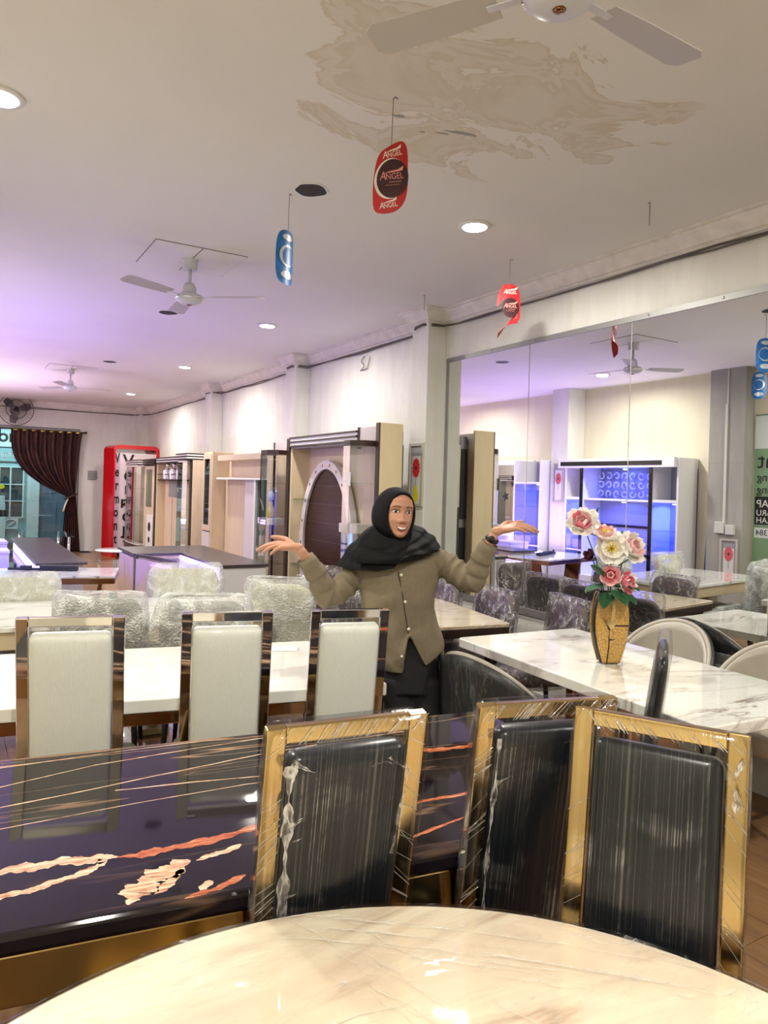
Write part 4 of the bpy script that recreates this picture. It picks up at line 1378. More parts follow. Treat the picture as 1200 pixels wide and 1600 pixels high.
def flower_picture(label, loc, rz, w=.235, h=.57, vase=True, red='petal_red'):
    """hangs on a wall, face towards local -Y"""
    t = thing('picture', label, 'picture', loc, rz, 'framed flower pictures')
    fw = .028
    MB().box(-w / 2, w / 2, -.02, 0, -h / 2, -h / 2 + fw).box(-w / 2, w / 2, -.02, 0, h / 2 - fw, h / 2).box(-w / 2, -w / 2 + fw, -.02, 0, -h / 2 + fw, h / 2 - fw).box(w / 2 - fw, w / 2, -.02, 0, -h / 2 + fw, h / 2 - fw).build('frame', 'frame_silver', t, bevel=.002)
    MB().box(-w / 2 + fw, w / 2 - fw, -.008, -.001, -h / 2 + fw, h / 2 - fw).build('print', 'paper_grey', t)
    MB().box(-w / 2 + fw + .02, w / 2 - fw - .02, -.0095, -.008, -h / 2 + fw, h / 2 - fw - .09).build('print_ground', 'paper_white', t)
    fl = [(.058 * (1 + .13 * cos(16 * a)) * cos(a), .088 * (1 + .1 * cos(16 * a)) * sin(a)) for a in [2 * pi * k / 96 for k in range(96)]]
    R = Matrix.Translation((0, -.010, .06)) @ Matrix.Rotation(pi / 2, 4, 'X')
    MB().prism(fl, 0, .0012, R).build('print_flower', red, t)
    MB().prism([(.012 * cos(a), .018 * sin(a)) for a in [2 * pi * k / 16 for k in range(16)]], .0012, .002, R).build('print_flower_eye', 'black_matt', t)
    MB().box(-.003, .003, -.0105, -.0098, -.12, -.02).build('print_stem', 'stem_green', t)
    if vase:
        vz = [(-.02, -.1), (.02, -.1), (.035, -.15), (.045, -.2), (.03, -.245), (-.03, -.245), (-.045, -.2), (-.035, -.15)]
        MB().prism([(x, y) for x, y in vz][::-1], 0, .001, Matrix.Translation((0, -.0105, 0)) @ Matrix.Rotation(pi / 2, 4, 'X')).build('print_vase', 'yellow_glaze', t)
    return t


flower_picture('framed picture of a red flower in a yellow vase, on the pillar by the mirror', (3.61, 5.44, 1.72), radians(-90), .235, .57)
pbr('petal_pinkred', srgb(206, 92, 100), .5)
flower_picture('framed pink flower picture high on the white pillar, reflected in the mirror', (-.5, 8.22, 1.75), radians(90), .24, .62, vase=False, red='petal_pinkred')
flower_picture('framed pink flower picture low on the grey pillar, reflected in the mirror', (-.66, 5.44, .84), radians(90), .24, .5, vase=False, red='petal_pinkred')
# ------------------------------------------------------------------ counters in the middle and units opposite the mirror
pbr('pattern_lilac', srgb(206, 178, 190), .3)
pbr('pattern_beige', srgb(206, 184, 166), .3)
t = thing('display_counter', 'white ended display counter with dark top, behind the bubble wrapped chairs', 'counter', (0, 0, 0))
box_part(t, 'cabinet', 'white_gloss', 2.12, 2.56, 6.36, 8.3, .03, .82, .004)
box_part(t, 'worktop', 'dark_top', 2.10, 2.58, 6.34, 8.4, .822, .85, .003)
box_part(t, 'led_strip', 'purple_led', 2.095, 2.118, 6.4, 7.75, .70, .818, .002)
box_part(t, 'worktop', 'dark_top', 1.62, 2.10, 7.6, 8.4, .822, .85, .003)
box_part(t, 'cabinet', 'beech_laminate', 1.66, 2.10, 7.62, 8.35, .03, .82, .003)
MB().bar((1.64, 7.6, .835), (1.84, 6.85, .835), .03, .03).build('edge_strip', 'dark_top', t)
MB().prism([(1.665, 7.6), (2.09, 7.6), (2.09, 6.4), (1.95, 6.45), (1.84, 6.86)][::-1], .79, .80).build('glass_top', 'green_glass', t)
MB().prism([(1.70, 7.6), (2.085, 7.6), (2.085, 6.42), (1.97, 6.47), (1.87, 6.88)][::-1], .03, .60).build('inner_box', 'cream_laminate', t)
for k, (a, b) in enumerate(((7.62, 8.33), (6.9, 7.55))):
    d = box_part(t, 'door', 'pattern_lilac', 1.625, 1.658, a, b, .05, .80, .003)
    if k:
        d.matrix_local = Matrix.Translation((1.64, 7.58, 0)) @ Matrix.Rotation(radians(14.5), 4, 'Z') @ Matrix.Translation((-1.64, -7.58, 0))
    n = 2
    for i in range(2):
        for j in range(2):
            y0, y1 = a + (b - a) * i / 2, a + (b - a) * (i + 1) / 2
            z0, z1 = .08 + .34 * j, .08 + .34 * (j + 1)
            MB().add([(1.6235, y0, z0), (1.6235, y1, z0), (1.6235, y0 + (y1 - y0) * (.2 + .6 * ((i + j) % 2)), z1)], [(0, 2, 1)]).build('inlay', 'pattern_beige', d)
box_part(t, 'gap_strip', 'black_gloss', 1.63, 1.66, 7.55, 7.62, .03, .82, .002)

c = thing('display_counter', 'long dark topped counter with white end and purple lit side, near the curtain', 'counter', (0, 0, 0))
box_part(c, 'cabinet', 'white_gloss', .74, 1.12, 7.4, 10.45, .03, .775, .004)
box_part(c, 'worktop', 'dark_top', .70, 1.15, 7.36, 10.5, .777, .80, .003)
box_part(c, 'led_strip', 'purple_led', .715, .735, 7.45, 10.3, .66, .75, .002)
box_part(c, 'glass_top', 'green_glass', .12, .71, 7.45, 10.3, .65, .66, .002)
box_part(c, 'glass_shelf', 'clear_glass', .12, .70, 7.6, 10.2, .30, .31, .002)
box_part(c, 'plinth', 'lilac_white', .14, .70, 7.6, 10.2, .02, .28, .004)
for k in range(4):
    y = 7.5 + k * .73
    for j, (z0, z1) in enumerate(((.57, .74), (.38, .55), (.06, .36))):
        d = box_part(c, 'drawer', 'beech_laminate', 1.122, 1.138, y, y + .69, z0, z1, .003)
        box_part(d, 'pull', 'dark_wenge', 1.138, 1.144, y + .15, y + .54, z1 - .012, z1 - .004, 0)
pbr('box_lilac', srgb(190, 180, 214), .5)
for k, (y, h) in enumerate(((8.3, .16), (8.75, .22), (9.5, .14))):
    b = thing('carton', 'white carton on the purple lit glass counter, %s' % ('nearest', 'tallest', 'last')[k], 'box', (.36, y, .661), .05 * k, 'cartons on the glass counter')
    MB().box(-.17, .17, -.19, .19, 0, h).build('body', 'box_lilac', b, bevel=.004)
    MB().box(-.176, .176, -.196, .196, h, h + .03).build('lid', 'box_lilac', b, bevel=.004)
c2 = thing('display_counter', 'added violet lit glass counter out of the picture, brightening the end wall', 'counter', (0, 0, 0))  # made-up counter, unseen, added as a source for the end wall fill
box_part(c2, 'cabinet', 'white_gloss', -.3, .38, 12.0, 14.4, .03, .76, .004)
box_part(c2, 'led_strip', 'purple_led', -.25, .33, 12.05, 14.35, .762, .79, .002)
box_part(c2, 'glass_top', 'clear_glass', -.3, .38, 12.0, 14.4, .86, .87, .002)
for yy in (12.02, 14.36):
    box_part(c2, 'glass_end', 'clear_glass', -.3, .38, yy, yy + .01, .77, .86, 0)
g = thing('glass_table', 'clear glass table at the foot of the curtain', 'table', (1.25, 12.1, 0))
MB().box(-.34, .34, -.7, .7, .73, .745).build('tabletop', 'green_glass', g, bevel=.003)
for sx in (-1, 1):
    for sy in (-1, 1):
        MB().tube([(sx * .28, sy * .6, .73), (sx * .28, sy * .6, 0)], .02, 10).build('leg', 'chrome', g, smooth=True)
MB().box(-.3, .3, -.62, .62, .3, .31).build('shelf', 'white_gloss', g)
l = thing('low_cabinet', 'low cream cabinet with glass top before the red sign', 'cabinet', (1.92, 9.95, 0), radians(-6))
MB().box(-.2, .24, -.7, .6, .22, .47).build('body', 'beech_laminate', l, bevel=.004)
MB().box(-.22, .26, -.72, .62, .472, .486).build('glass_top', 'green_glass', l, bevel=.002)
MB().box(-.12, .16, -.5, .4, .0, .22).build('plinth', 'dark_wenge', l)
MB().lathe([(.004, 0), (.006, .012), (.005, .03)], 10, mat=Matrix.Translation((-.2, -.3, .4)) @ Matrix.Rotation(-pi / 2, 4, 'Y')).build('knob', 'chrome', l)
r = thing('round_stand', 'low round glass topped stand beside the red sign', 'table', (2.25, 11.6, 0))
MB().lathe([(.33, .50), (.34, .51), (.34, .522), (.001, .523)], 32).build('top', 'white_gloss', r, smooth=True)
MB().lathe([(.2, 0), (.2, .03), (.05, .05), (.05, .48), (.22, .5)], 24).build('stem', 'bronze_metal', r, smooth=True)

# ---- blue lit wall unit opposite the mirror
pbr('panel_bluegrey', srgb(150, 156, 178), .5)
def blue_unit():
    xb, xf = XL + .005, -.45
    t = thing('wall_unit', 'white wall unit with blue lights and scroll lattice, seen in the mirror', 'wall unit', (0, 0, 0))
    y0, y1, ya, yb = 6.03, 8.03, 6.46, 7.70
    box_part(t, 'side_panel', 'white_gloss', xb, xf, y0, y0 + .03, 0, 2.09)
    box_part(t, 'side_panel', 'white_gloss', xb, xf, y1 - .03, y1, 0, 2.09)
    beam = box_part(t, 'top_beam', 'white_gloss', xb, xf + .06, y0 + .03, y1 + .1, 1.97, 2.10)
    box_part(beam, 'black_inlay', 'black_gloss', xf + .061, xf + .064, y0 + .22, y1 + .05, 2.0, 2.06, 0)
    for y in (ya, yb):
        box_part(t, 'upright', 'white_gloss', xb, xf, y - .03, y + .03, 0, 1.97)
        box_part(t, 'black_strip', 'black_gloss', xf, xf + .006, y - .03, y + .03, 0, 1.97, 0)
    box_part(t, 'back_panel', 'panel_bluegrey', xb, xb + .02, y0, y1, 0, 1.97)
    box_part(t, 'shelf', 'white_gloss', xb, xf - .02, ya, yb, 1.50, 1.53)
    for z in (1.12, .72):
        box_part(t, 'black_strip', 'black_gloss', xb + .02, xb + .03, ya + .03, yb - .03, z, z + .035, 0)
    box_part(t, 'low_cabinet', 'white_gloss', xb, xf + .03, ya + .03, yb - .03, 0, .4)
    # scroll lattice
    lat = MB()
    for i in range(8):
        for j in range(3):
            cy, cz, r = ya + .12 + i * .145, 1.60 + j * .13, .055
            pts = [(xb + .09, cy + r * (1 - .5 * k / 20) * cos(.5 + j + i * .8 + 5.2 * k / 20), cz + r * (1 - .5 * k / 20) * sin(.5 + j + i * .8 + 5.2 * k / 20)) for k in range(21)]
            lat.tube(pts, .011, 6)
    lat.build('lattice', 'white_matt', t, smooth=True)
    for (a, b) in ((y0 + .03, ya - .03), (yb + .03, y1 - .03)):
        box_part(t, 'case_top', 'white_gloss', xb, xf, a, b, 1.50, 1.54)
        box_part(t, 'pane', 'clear_glass', xf - .012, xf - .006, a, b, .3, 1.49, 0)
        for z in (1.12, .72):
            box_part(t, 'shelf', 'green_glass', xb + .02, xf - .02, a, b, z, z + .008, 0)
        box_part(t, 'lower_door', 'white_gloss', xb + .02, xf, a, b, .0, .3)
    # blue spot lamps under the shelves
    for (x, y, z, p) in ((-.66, (y0 + ya) / 2, 1.485, 30.0), (-.66, (ya + yb) / 2, 1.485, 24.0), (-.66, (yb + y1) / 2, 1.485, 30.0), (-.66, (ya + yb) / 2, 1.955, 16.0)):
        MB().lathe([(.001, -.006), (.022, -.006), (.03, 0)], 16, at=(x, y, z)).build('spot_lamp', 'led_dot', t, smooth=True)
        light('blue_spot', 'AREA', (x, y, z - .012), p, (.03, .055, 1.0), .05, spread=radians(165))


blue_unit()
tw = thing('display_tower', 'narrow white tower with blue lit glass, seen in the mirror', 'cabinet', (0, 0, 0))
xb = XL + .005
box_part(tw, 'side_panel', 'white_gloss', xb, -.35, 8.46, 8.49, 0, 2.1)
box_part(tw, 'side_panel', 'white_gloss', xb, -.35, 9.06, 9.09, 0, 2.1)
box_part(tw, 'back_panel', 'panel_bluegrey', xb, xb + .02, 8.49, 9.06, 0, 2.1)
box_part(tw, 'top', 'white_gloss', xb, -.35, 8.49, 9.06, 1.72, 1.75)
box_part(tw, 'pane', 'clear_glass', -.362, -.356, 8.49, 9.06, .4, 1.71, 0)
box_part(tw, 'low_door', 'white_gloss', xb, -.35, 8.49, 9.06, 0, .4)
for z in (1.35, .9):
    box_part(tw, 'shelf', 'green_glass', xb + .02, -.37, 8.5, 9.05, z, z + .008, 0)
MB().lathe([(.001, -.006), (.022, -.006), (.03, 0)], 16, at=(-.6, 8.77, 1.715)).build('spot_lamp', 'led_dot', tw, smooth=True)
light('blue_spot', 'AREA', (-.6, 8.77, 1.70), 34.0, (.03, .055, 1.0), .05, spread=radians(165))
dr = thing('dresser', 'white dresser with tall mirror and black flower stickers, seen in the mirror', 'dresser', (0, 0, 0))
box_part(dr, 'body', 'white_gloss', xb, -.4, 9.12, 10.1, 0, .75)
box_part(dr, 'mirror_back', 'white_gloss', xb, -.8, 9.12, 10.1, .75, 2.12)
box_part(dr, 'mirror_glass', 'mirror_silver', -.8, -.796, 9.2, 10.02, 1.0, 2.05, 0)
pbr('sticker_black', srgb(30, 30, 34), .5)
for (y, z, q) in ((9.35, 1.6, .05), (9.62, 1.72, .04), (9.8, 1.5, .06), (9.45, 1.42, .03)):
    pts = [(q * (1 + .35 * cos(5 * a)) * cos(a), q * (1 + .35 * cos(5 * a)) * sin(a)) for a in [2 * pi * k / 40 for k in range(40)]]
    MB().prism(pts, 0, .001, Matrix.Translation((-.795, y, z)) @ Matrix.Rotation(pi / 2, 4, 'Z') @ Matrix.Rotation(pi / 2, 4, 'X')).build('sticker', 'sticker_black', dr)

# ---- rolled blue tarpaulin and green price banner opposite the mirror
pbr('tarp_blue', srgb(44, 72, 160), .4)
ro = MB().tube([(-.80, 5.86, 0.0), (-.79, 5.80, 1.38)], [.045, .03], 12).build('rolled_tarpaulin', 'tarp_blue', smooth=True)
tag(ro, 'rolled blue tarpaulin leaning by the grey pillar, seen in the mirror', 'tarpaulin')
pbr('banner_green', srgb(126, 158, 120), .45)
pbr('banner_white', srgb(216, 224, 220), .45)
bn = thing('banner', 'pale green shop banner with black lettering, at the mirror edge', 'banner', (-.835, 4.45, 0), radians(90))
# local X along world +Y, face towards world +X
MB().box(-.8, .8, -.004, 0, .55, 2.62).build('cloth', 'banner_green', bn)
MB().box(-.8, .8, -.006, -.004, 2.2, 2.6).build('print_band', 'banner_white', bn)
MB().box(-.72, .78, -.006, -.004, 1.28, 1.62).build('print_band', 'black_matt', bn)
MB().box(-.72, .78, -.006, -.004, 1.12, 1.24).build('print_band', 'banner_white', bn)
for (tx, z, sz, m) in (('Vermont', 2.05, .28, 'black_matt'), ('Living', 1.85, .14, 'black_matt'), ('Dining', 1.70, .14, 'black_matt'), ('LENGKAP', 1.53, .13, 'white_matt'), ('BARU', 1.42, .1, 'white_matt'), ('MURAH', 1.33, .1, 'white_matt'), ('5384', 1.18, .1, 'black_matt')):
    text_obj(tx, sz, m, bn, 'lettering', (.76, -.0075, z), (pi / 2, 0, 0), .0008, 'RIGHT')
# ------------------------------------------------------------------ ceiling fans
def ceiling_fan(label, x, y, angles, drop=.33, R=.52):
    t = thing('ceiling_fan', label, 'fan', (x, y, HC), 0, 'white three bladed ceiling fans')
    MB().lathe([(.055, -.075), (.052, -.02), (.06, -.002), (.06, 0)], 24).build('canopy', 'fan_white', t, smooth=True)
    MB().tube([(0, 0, -.07), (0, 0, -.2)], .013, 12).build('rod', 'fan_white', t, smooth=True)
    MB().lathe([(.02, -.255), (.05, -.25), (.046, -.2), (.03, -.175), (.014, -.17)], 24).build('collar', 'fan_white', t, smooth=True)
    m = MB().lathe([(.002, -drop), (.04, -drop + .001), (.072, -drop + .012), (.094, -drop + .03), (.098, -drop + .05), (.085, -drop + .068), (.05, -.252), (.02, -.25)], 32).build('motor', 'fan_white', t, smooth=True)
    MB().lathe([(.099, -drop + .036), (.1015, -drop + .042), (.099, -drop + .05)], 32).build('motor_band', 'chrome', m, smooth=True)
    MB().lathe([(.002, -drop - .006), (.012, -drop - .005), (.018, -drop)], 16).build('motor_cap', 'bronze_metal', m, smooth=True)
    for a in angles:
        ca, sa = cos(a), sin(a)
        zb = -drop + .055
        mb = MB().box(.08, .2, -.012, .012, zb - .002, zb + .002, Matrix.Rotation(a, 4, 'Z'))
        arm = mb.build('blade_arm', 'fan_white', t)
        out = [(.17, -.045), (.3, -.055), (R - .03, -.062), (R, -.04), (R, .04), (R - .03, .062), (.3, .055), (.17, .045)]
        tw = Matrix.Rotation(a, 4, 'Z') @ Matrix.Translation((0, 0, zb)) @ Matrix.Rotation(radians(9), 4, 'X')
        MB().prism(out, .002, .005, tw).build('blade', 'blade_grey', t)
    return t


pbr('blade_grey', srgb(186, 182, 178), .45)
ceiling_fan('white ceiling fan overhead beside the water stains', 1.345, 1.415, (radians(122), radians(2), radians(242)), R=.56)
ceiling_fan('white ceiling fan in front of the blue hanging sign', 1.447, 5.21, (radians(-35), radians(85), radians(205)), R=.55)
ceiling_fan('white ceiling fan farthest back, near the end wall', 1.48, 11.47, (radians(5), radians(125), radians(245)), R=.6)

# ---- hanging paper signs
pbr('sign_red', srgb(190, 34, 38), .45, noise=(14, .4, srgb(150, 22, 28)))
pbr('sign_maroon', srgb(58, 20, 26), .4)
pbr('sign_text_white', srgb(236, 230, 222), .5)
pbr('sign_text_pink', srgb(232, 150, 146), .5)
pbr('sign_blue', srgb(30, 112, 186), .4, noise=(18, .5, srgb(20, 74, 140)))
pbr('thread', srgb(120, 116, 110), .7)


def thread_and_hook(t, top):
    MB().tube([(0, 0, top), (.002, 0, HC - .01)], .0016, 5).build('thread', 'thread', t)
    MB().tube([(.002, 0, HC - .012), (.012, 0, HC - .004), (.02, 0, HC - .012)], .003, 5).build('hook', 'thread', t)


def paper(fn_outline, bend, mat, name, t, thick=.0016, curl=None):
    """outline in XZ, bent about the vertical: y = bend * x^2 (or curl(x, z))"""
    c = (sum(p[0] for p in fn_outline) / len(fn_outline), sum(p[1] for p in fn_outline) / len(fn_outline))
    rings = [1.0, .75, .5, .25]
    vs = []
    for k in rings:
        for x, z in fn_outline:
            xx, zz = c[0] + (x - c[0]) * k, c[1] + (z - c[1]) * k
            vs.append((xx, curl(xx, zz) if curl else bend * xx * xx, zz))
    n = len(fn_outline)
    fs = [(i * n + j, i * n + (j + 1) % n, (i + 1) * n + (j + 1) % n, (i + 1) * n + j) for i in range(3) for j in range(n)]
    vs.append((c[0], curl(c[0], c[1]) if curl else bend * c[0] ** 2, c[1]))
    fs += [(3 * n + j, 3 * n + (j + 1) % n, 4 * n) for j in range(n)]
    return MB().add(vs, fs).build(name, mat, t, solid=thick)


def sub_outline(pts, m=3):
    out = []
    for a, b in zip(pts, pts[1:] + pts[:1]):
        for k in range(m):
            out.append((a[0] + (b[0] - a[0]) * k / m, a[1] + (b[1] - a[1]) * k / m))
    return out


def chaikin(pts, it=2):
    for _ in range(it):
        q = []
        for a, b in zip(pts, pts[1:] + pts[:1]):
            q += [(a[0] * .75 + b[0] * .25, a[1] * .75 + b[1] * .25), (a[0] * .25 + b[0] * .75, a[1] * .25 + b[1] * .75)]
        pts = q
    return pts


def angel_text(t, x, z, size, mat, rot=0., y=-.006, sx=.8, full=False):
    """the hanging sign's word mark: big A, capitals, wing stroke over the top"""
    e = bpy.data.objects.new('word_mark', None)
    COL.objects.link(e)
    e.parent = t
    e.location = (x, y, z)
    e.rotation_euler = (0, rot, 0)
    text_obj('A', size * 1.35, mat, e, 'lettering', (-size * 1.35 * sx, 0, size * .1), (pi / 2, 0, 0), .0004, sx=sx, shear=.25)
    text_obj('NGEL', size, mat, e, 'lettering', (size * .35 * sx, 0, 0), (pi / 2, 0, 0), .0004, sx=sx)
    w = size * sx
    wing = [(-w * 1.1, size * .42), (-w * .2, size * .62), (w * .9, size * .74), (w * 1.75, size * 1.1), (w * 1.55, size * .62), (w * .8, size * .5), (-w * .2, size * .46)]
    MB().prism(wing, -.0004, .0004, Matrix.Rotation(pi / 2, 4, 'X')).build('wing_stroke', mat, e)
    if full:
        text_obj('LIVING ROOM', size * .22, mat, e, 'lettering', (size * .3, 0, -size * .62), (pi / 2, 0, 0), .0004)
        text_obj('Sofa and Bed Collection', size * .17, mat, e, 'lettering', (size * .0, 0, -size * .95), (pi / 2, 0, 0), .0004)


m1 = thing('hanging_sign', 'red paper sign hanging whole under the water stains, maroon disc inside', 'hanging sign', (1.515, 2.542, 0), radians(-31), 'hanging paper signs')
thread_and_hook(m1, 3.0)
o1 = chaikin([(-.02, 2.988), (.03, 3.018), (.055, 3.015), (.068, 2.975), (.07, 2.90), (.073, 2.84), (.062, 2.765), (.02, 2.722), (-.045, 2.716), (-.068, 2.735), (-.072, 2.80), (-.07, 2.87), (-.06, 2.935), (-.045, 2.97)], 2)
paper(o1, 1.2, 'sign_red', 'paper', m1)


def ell(cx, cz, a, b, n=40, rot=0):
    return [(cx + a * cos(2 * pi * k / n) * cos(rot) - b * sin(2 * pi * k / n) * sin(rot), cz + a * cos(2 * pi * k / n) * sin(rot) + b * sin(2 * pi * k / n) * cos(rot)) for k in range(n)]


paper(ell(.0, 2.862, .065, .085, rot=-.25), .9, 'sign_text_white', 'crescent', m1, curl=lambda x, z: 1.2 * x * x - .0022)
paper(ell(.008, 2.862, .064, .080, rot=-.2), .9, 'sign_maroon', 'disc', m1, curl=lambda x, z: 1.1 * x * x - .0045)
angel_text(m1, .006, 2.962, .030, 'sign_text_white', -.25, -.001)
angel_text(m1, .006, 2.868, .036, 'sign_text_pink', -.12, -.008, full=True)
angel_text(m1, -.004, 2.752, .028, 'sign_text_white', -.22, -.001)

m2 = thing('hanging_sign', 'red paper sign with a curled torn tail beside the mirror', 'hanging sign', (3.27, 3.847, 0), radians(-31), 'hanging paper signs')
thread_and_hook(m2, 3.0)
R2 = lambda a, b: [(x * a, z) for x, z in b]
o2 = chaikin([(-.055, 3.0), (-.03, 3.024), (.03, 3.024), (.06, 3.0), (.078, 2.94), (.08, 2.86), (.08, 2.775), (.06, 2.77), (.062, 2.83), (.045, 2.9), (.0, 2.93), (-.05, 2.91), (-.07, 2.865), (-.082, 2.87), (-.08, 2.93)], 2)
MB().add([(x, .6 * x * x, z) for x, z in o2], [tuple(range(len(o2)))[::-1]]).build('paper', 'sign_red', m2, solid=.0016)
paper(ell(.012, 2.86, .058, .068), .9, 'sign_maroon', 'disc', m2, curl=lambda x, z: .6 * x * x - .005)
tail = MB()
rows = []
for k in range(13):
    s = k / 12
    cx, cz = .06 - .13 * s, 2.785 - .05 * s - .07 * s * s
    tw = pi * .75 * s
    wd = .028 * (1 - .25 * s)
    rows.append([(cx + wd * sin(tw) * .4 - wd * .3, .0 + wd * sin(tw), cz + wd * cos(tw)), (cx - wd * sin(tw) * .4 + wd * .3, -wd * sin(tw), cz - wd * cos(tw))])
tail.add([p for r_ in rows for p in r_], [(2 * i, 2 * i + 2, 2 * i + 3, 2 * i + 1) for i in range(12)]).build('torn_tail', 'sign_red', m2, solid=.0014)
angel_text(m2, .01, 2.965, .034, 'sign_text_white', 0, -.004)
angel_text(m2, .012, 2.868, .034, 'sign_text_pink', 0, -.009, full=True)

pbr('sign_silver', srgb(206, 216, 226), .25, .4)


def blue_sign(label, x, y, rz):
    t = thing('hanging_sign', label, 'hanging sign', (x, y, 0), rz, 'hanging paper signs')
    thread_and_hook(t, 2.985)
    o = chaikin([(-.07, 2.95), (-.04, 2.99), (.04, 2.99), (.07, 2.95), (.075, 2.84), (.07, 2.72), (.03, 2.692), (-.03, 2.692), (-.07, 2.72), (-.075, 2.84)], 2)
    paper(o, 4.0, 'sign_blue', 'paper', t)
    paper(ell(0, 2.85, .055, .06), 4.0, 'sign_silver', 'disc', t, curl=lambda a, b: 4 * a * a - .003)
    paper(ell(0.008, 2.85, .045, .05), 4.0, 'sign_blue', 'disc_eye', t, curl=lambda a, b: 4 * a * a - .005)
    paper(ell(0, 2.745, .045, .022), 4.0, 'sign_silver', 'stroke', t, curl=lambda a, b: 4 * a * a - .003)
    paper(ell(0, 2.95, .04, .018), 4.0, 'sign_silver', 'stroke', t, curl=lambda a, b: 4 * a * a - .003)
    return t


blue_sign('narrow blue paper sign hanging edge on before the small fan', 1.557, 3.693, radians(28))
blue_sign('blue paper sign seen at the edge of the mirror', -.02, 4.72, radians(60))
for (x, y, lab) in ((3.238, 2.66, 'bare wire hook hanging from the ceiling over the mirror'), (3.33, 4.98, 'bare wire hook hanging before the pillar capital')):
    h = MB().tube([(x, y, HC), (x, y, HC - .13)], .0025, 5).tube([(x, y, HC - .004), (x - .015, y, HC - .012)], .0025, 5).build('wire_hook', 'thread')
    tag(h, lab, 'hook', 'bare wire hooks')
pts = [(3.795, 6.80 + .05 * sin(k * .8) + .01 * k, 3.0 - .018 * k) for k in range(9)] + [(3.795, 6.74 - .02 * k, 2.86 + .04 * k) for k in range(4)]
tag(MB().tube(pts, .004, 6).build('loose_wire', 'cable_grey', smooth=True), 'loose wire loop hanging on the wall above the cream unit', 'wire')

# ------------------------------------------------------------------ end wall: curtain, fan, window and what lies outside
m, nt, out = new_mat('curtain_brown')
v = coords(nt, (1, 1, .35))
c = mixc(nt, ramp(nt, noise_at(nt, v, 9, 4, .6, .6), [(.42, (0, 0, 0)), (.6, (1, 1, 1))]), srgb(72, 42, 38), srgb(46, 28, 30))
finish(nt, out, c, .6, spec=.3)
pbr('curtain_lining', srgb(60, 38, 36), .7)
pbr('brass', srgb(190, 160, 80), .3, .9)


def curtain(label, top0, top1, tie_x, tie_w, tie_z, bot0, bot1, right=True):
    t = thing('curtain', label, 'curtain', (0, 0, 0), 0, 'brown curtains of the shop window')

    def lerp(a, b, k):
        return a + (b - a) * k

    def edge(z):
        # left and right border at height z
        if z > tie_z:
            k = max(0., (2.565 - z) / (2.565 - tie_z))
            kk = k ** (3.0 if right else .8)
            kr = k ** (.8 if right else 3.0)
            return lerp(top0, tie_x - tie_w, kk), lerp(top1, tie_x + tie_w, kr)
        k = max(0., (tie_z - z) / tie_z)
        s = k ** .7
        return lerp(tie_x - tie_w, bot0, s), lerp(tie_x + tie_w, bot1, s)

    def fn(u, v):
        z = 2.565 * (1 - v) + .01
        a, b = edge(z)
        x = a + (b - a) * u
        amp = .045 * min(1, (b - a) / .7) + .012
        y = 16.86 + amp * sin(u * 2 * pi * 8.0) + .012 * sin(u * 31 + v * 9) - .05 * exp(-((z - tie_z) / .12) ** 2)
        return (x, y, z)
    MB().grid(fn, 120, 60).build('cloth', 'curtain_brown', t, smooth=True, solid=.004)
    band = [(tie_x + (tie_w + .03) * cos(a), 16.82 + .08 * sin(a), tie_z + .05 * cos(a)) for a in [2 * pi * k / 24 for k in range(24)]]
    MB().tube(band, .018, 8, closed=True).build('tie_band', 'curtain_lining', t, smooth=True)
    MB().tube([(tie_x - .05, 16.78, tie_z - .02), (tie_x - .12, 16.78, tie_z - .2), (tie_x - .15, 16.78, tie_z - .33)], [.012, .018, .022], 8).build('tassel', 'paper_white', t, smooth=True)
    n = 8
    for k in range(n):
        x = top0 + (top1 - top0) * (k + .5) / n
        MB().box(x - .045, x + .045, 16.83, 16.905, 2.555, 2.585).build('rod_clip', 'brass', t, bevel=.004)
    return t


curtain('dark brown curtain tied back at the shop window', 1.07, 2.45, 2.25, .085, 1.2, 2.10, 2.47)
curtain('dark brown curtain half of which only a corner shows', -.7, .88, -.55, .09, 1.27, -.75, -.40, False)
rod = thing('curtain_rod', 'black curtain rod above the shop window', 'curtain rod', (0, 16.87, 2.585))
MB().tube([(-.82, 0, 0), (2.5, 0, 0)], .014, 10).build('pole', 'black_matt', rod, smooth=True)
MB().ball((2.52, 0, 0), .028).build('finial', 'black_matt', rod, smooth=True)
for x in (2.48, .9, -.75):
    MB().box(x - .01, x + .01, 0, .13, -.01, .01).build('bracket', 'black_matt', rod)

wfan = thing('wall_fan', 'black caged wall fan above the curtain', 'fan', (1.14, 16.99, 2.97), 0)
MB().lathe([(.1, 0), (.1, .02), (.06, .04)], 20, mat=Matrix.Rotation(pi / 2, 4, 'X')).build('wall_plate', 'black_matt', wfan)
MB().tube([(0, -.03, -.05), (0, -.12, -.04), (0, -.18, 0)], .03, 10).build('arm', 'black_matt', wfan, smooth=True)
MB().lathe([(.05, -.06), (.07, -.03), (.06, .05), (.02, .07)], 20, mat=Matrix.Translation((0, -.22, 0)) @ Matrix.Rotation(pi / 2, 4, 'X')).build('motor', 'black_matt', wfan, smooth=True)
cage = thing('cage', '', '', (0, 0, 0))
for k_ in ('label', 'category'):
    del cage[k_]
cage.parent = wfan
for k in range(36):
    a = 2 * pi * k / 36
    MB().tube([(.05 * cos(a), -.40, .05 * sin(a)), (.26 * cos(a), -.38, .26 * sin(a)), (.32 * cos(a), -.32, .32 * sin(a)), (.26 * cos(a), -.25, .26 * sin(a)), (.06 * cos(a), -.24, .06 * sin(a))], .0026, 4).build('cage_wire', 'steel_screw', cage)
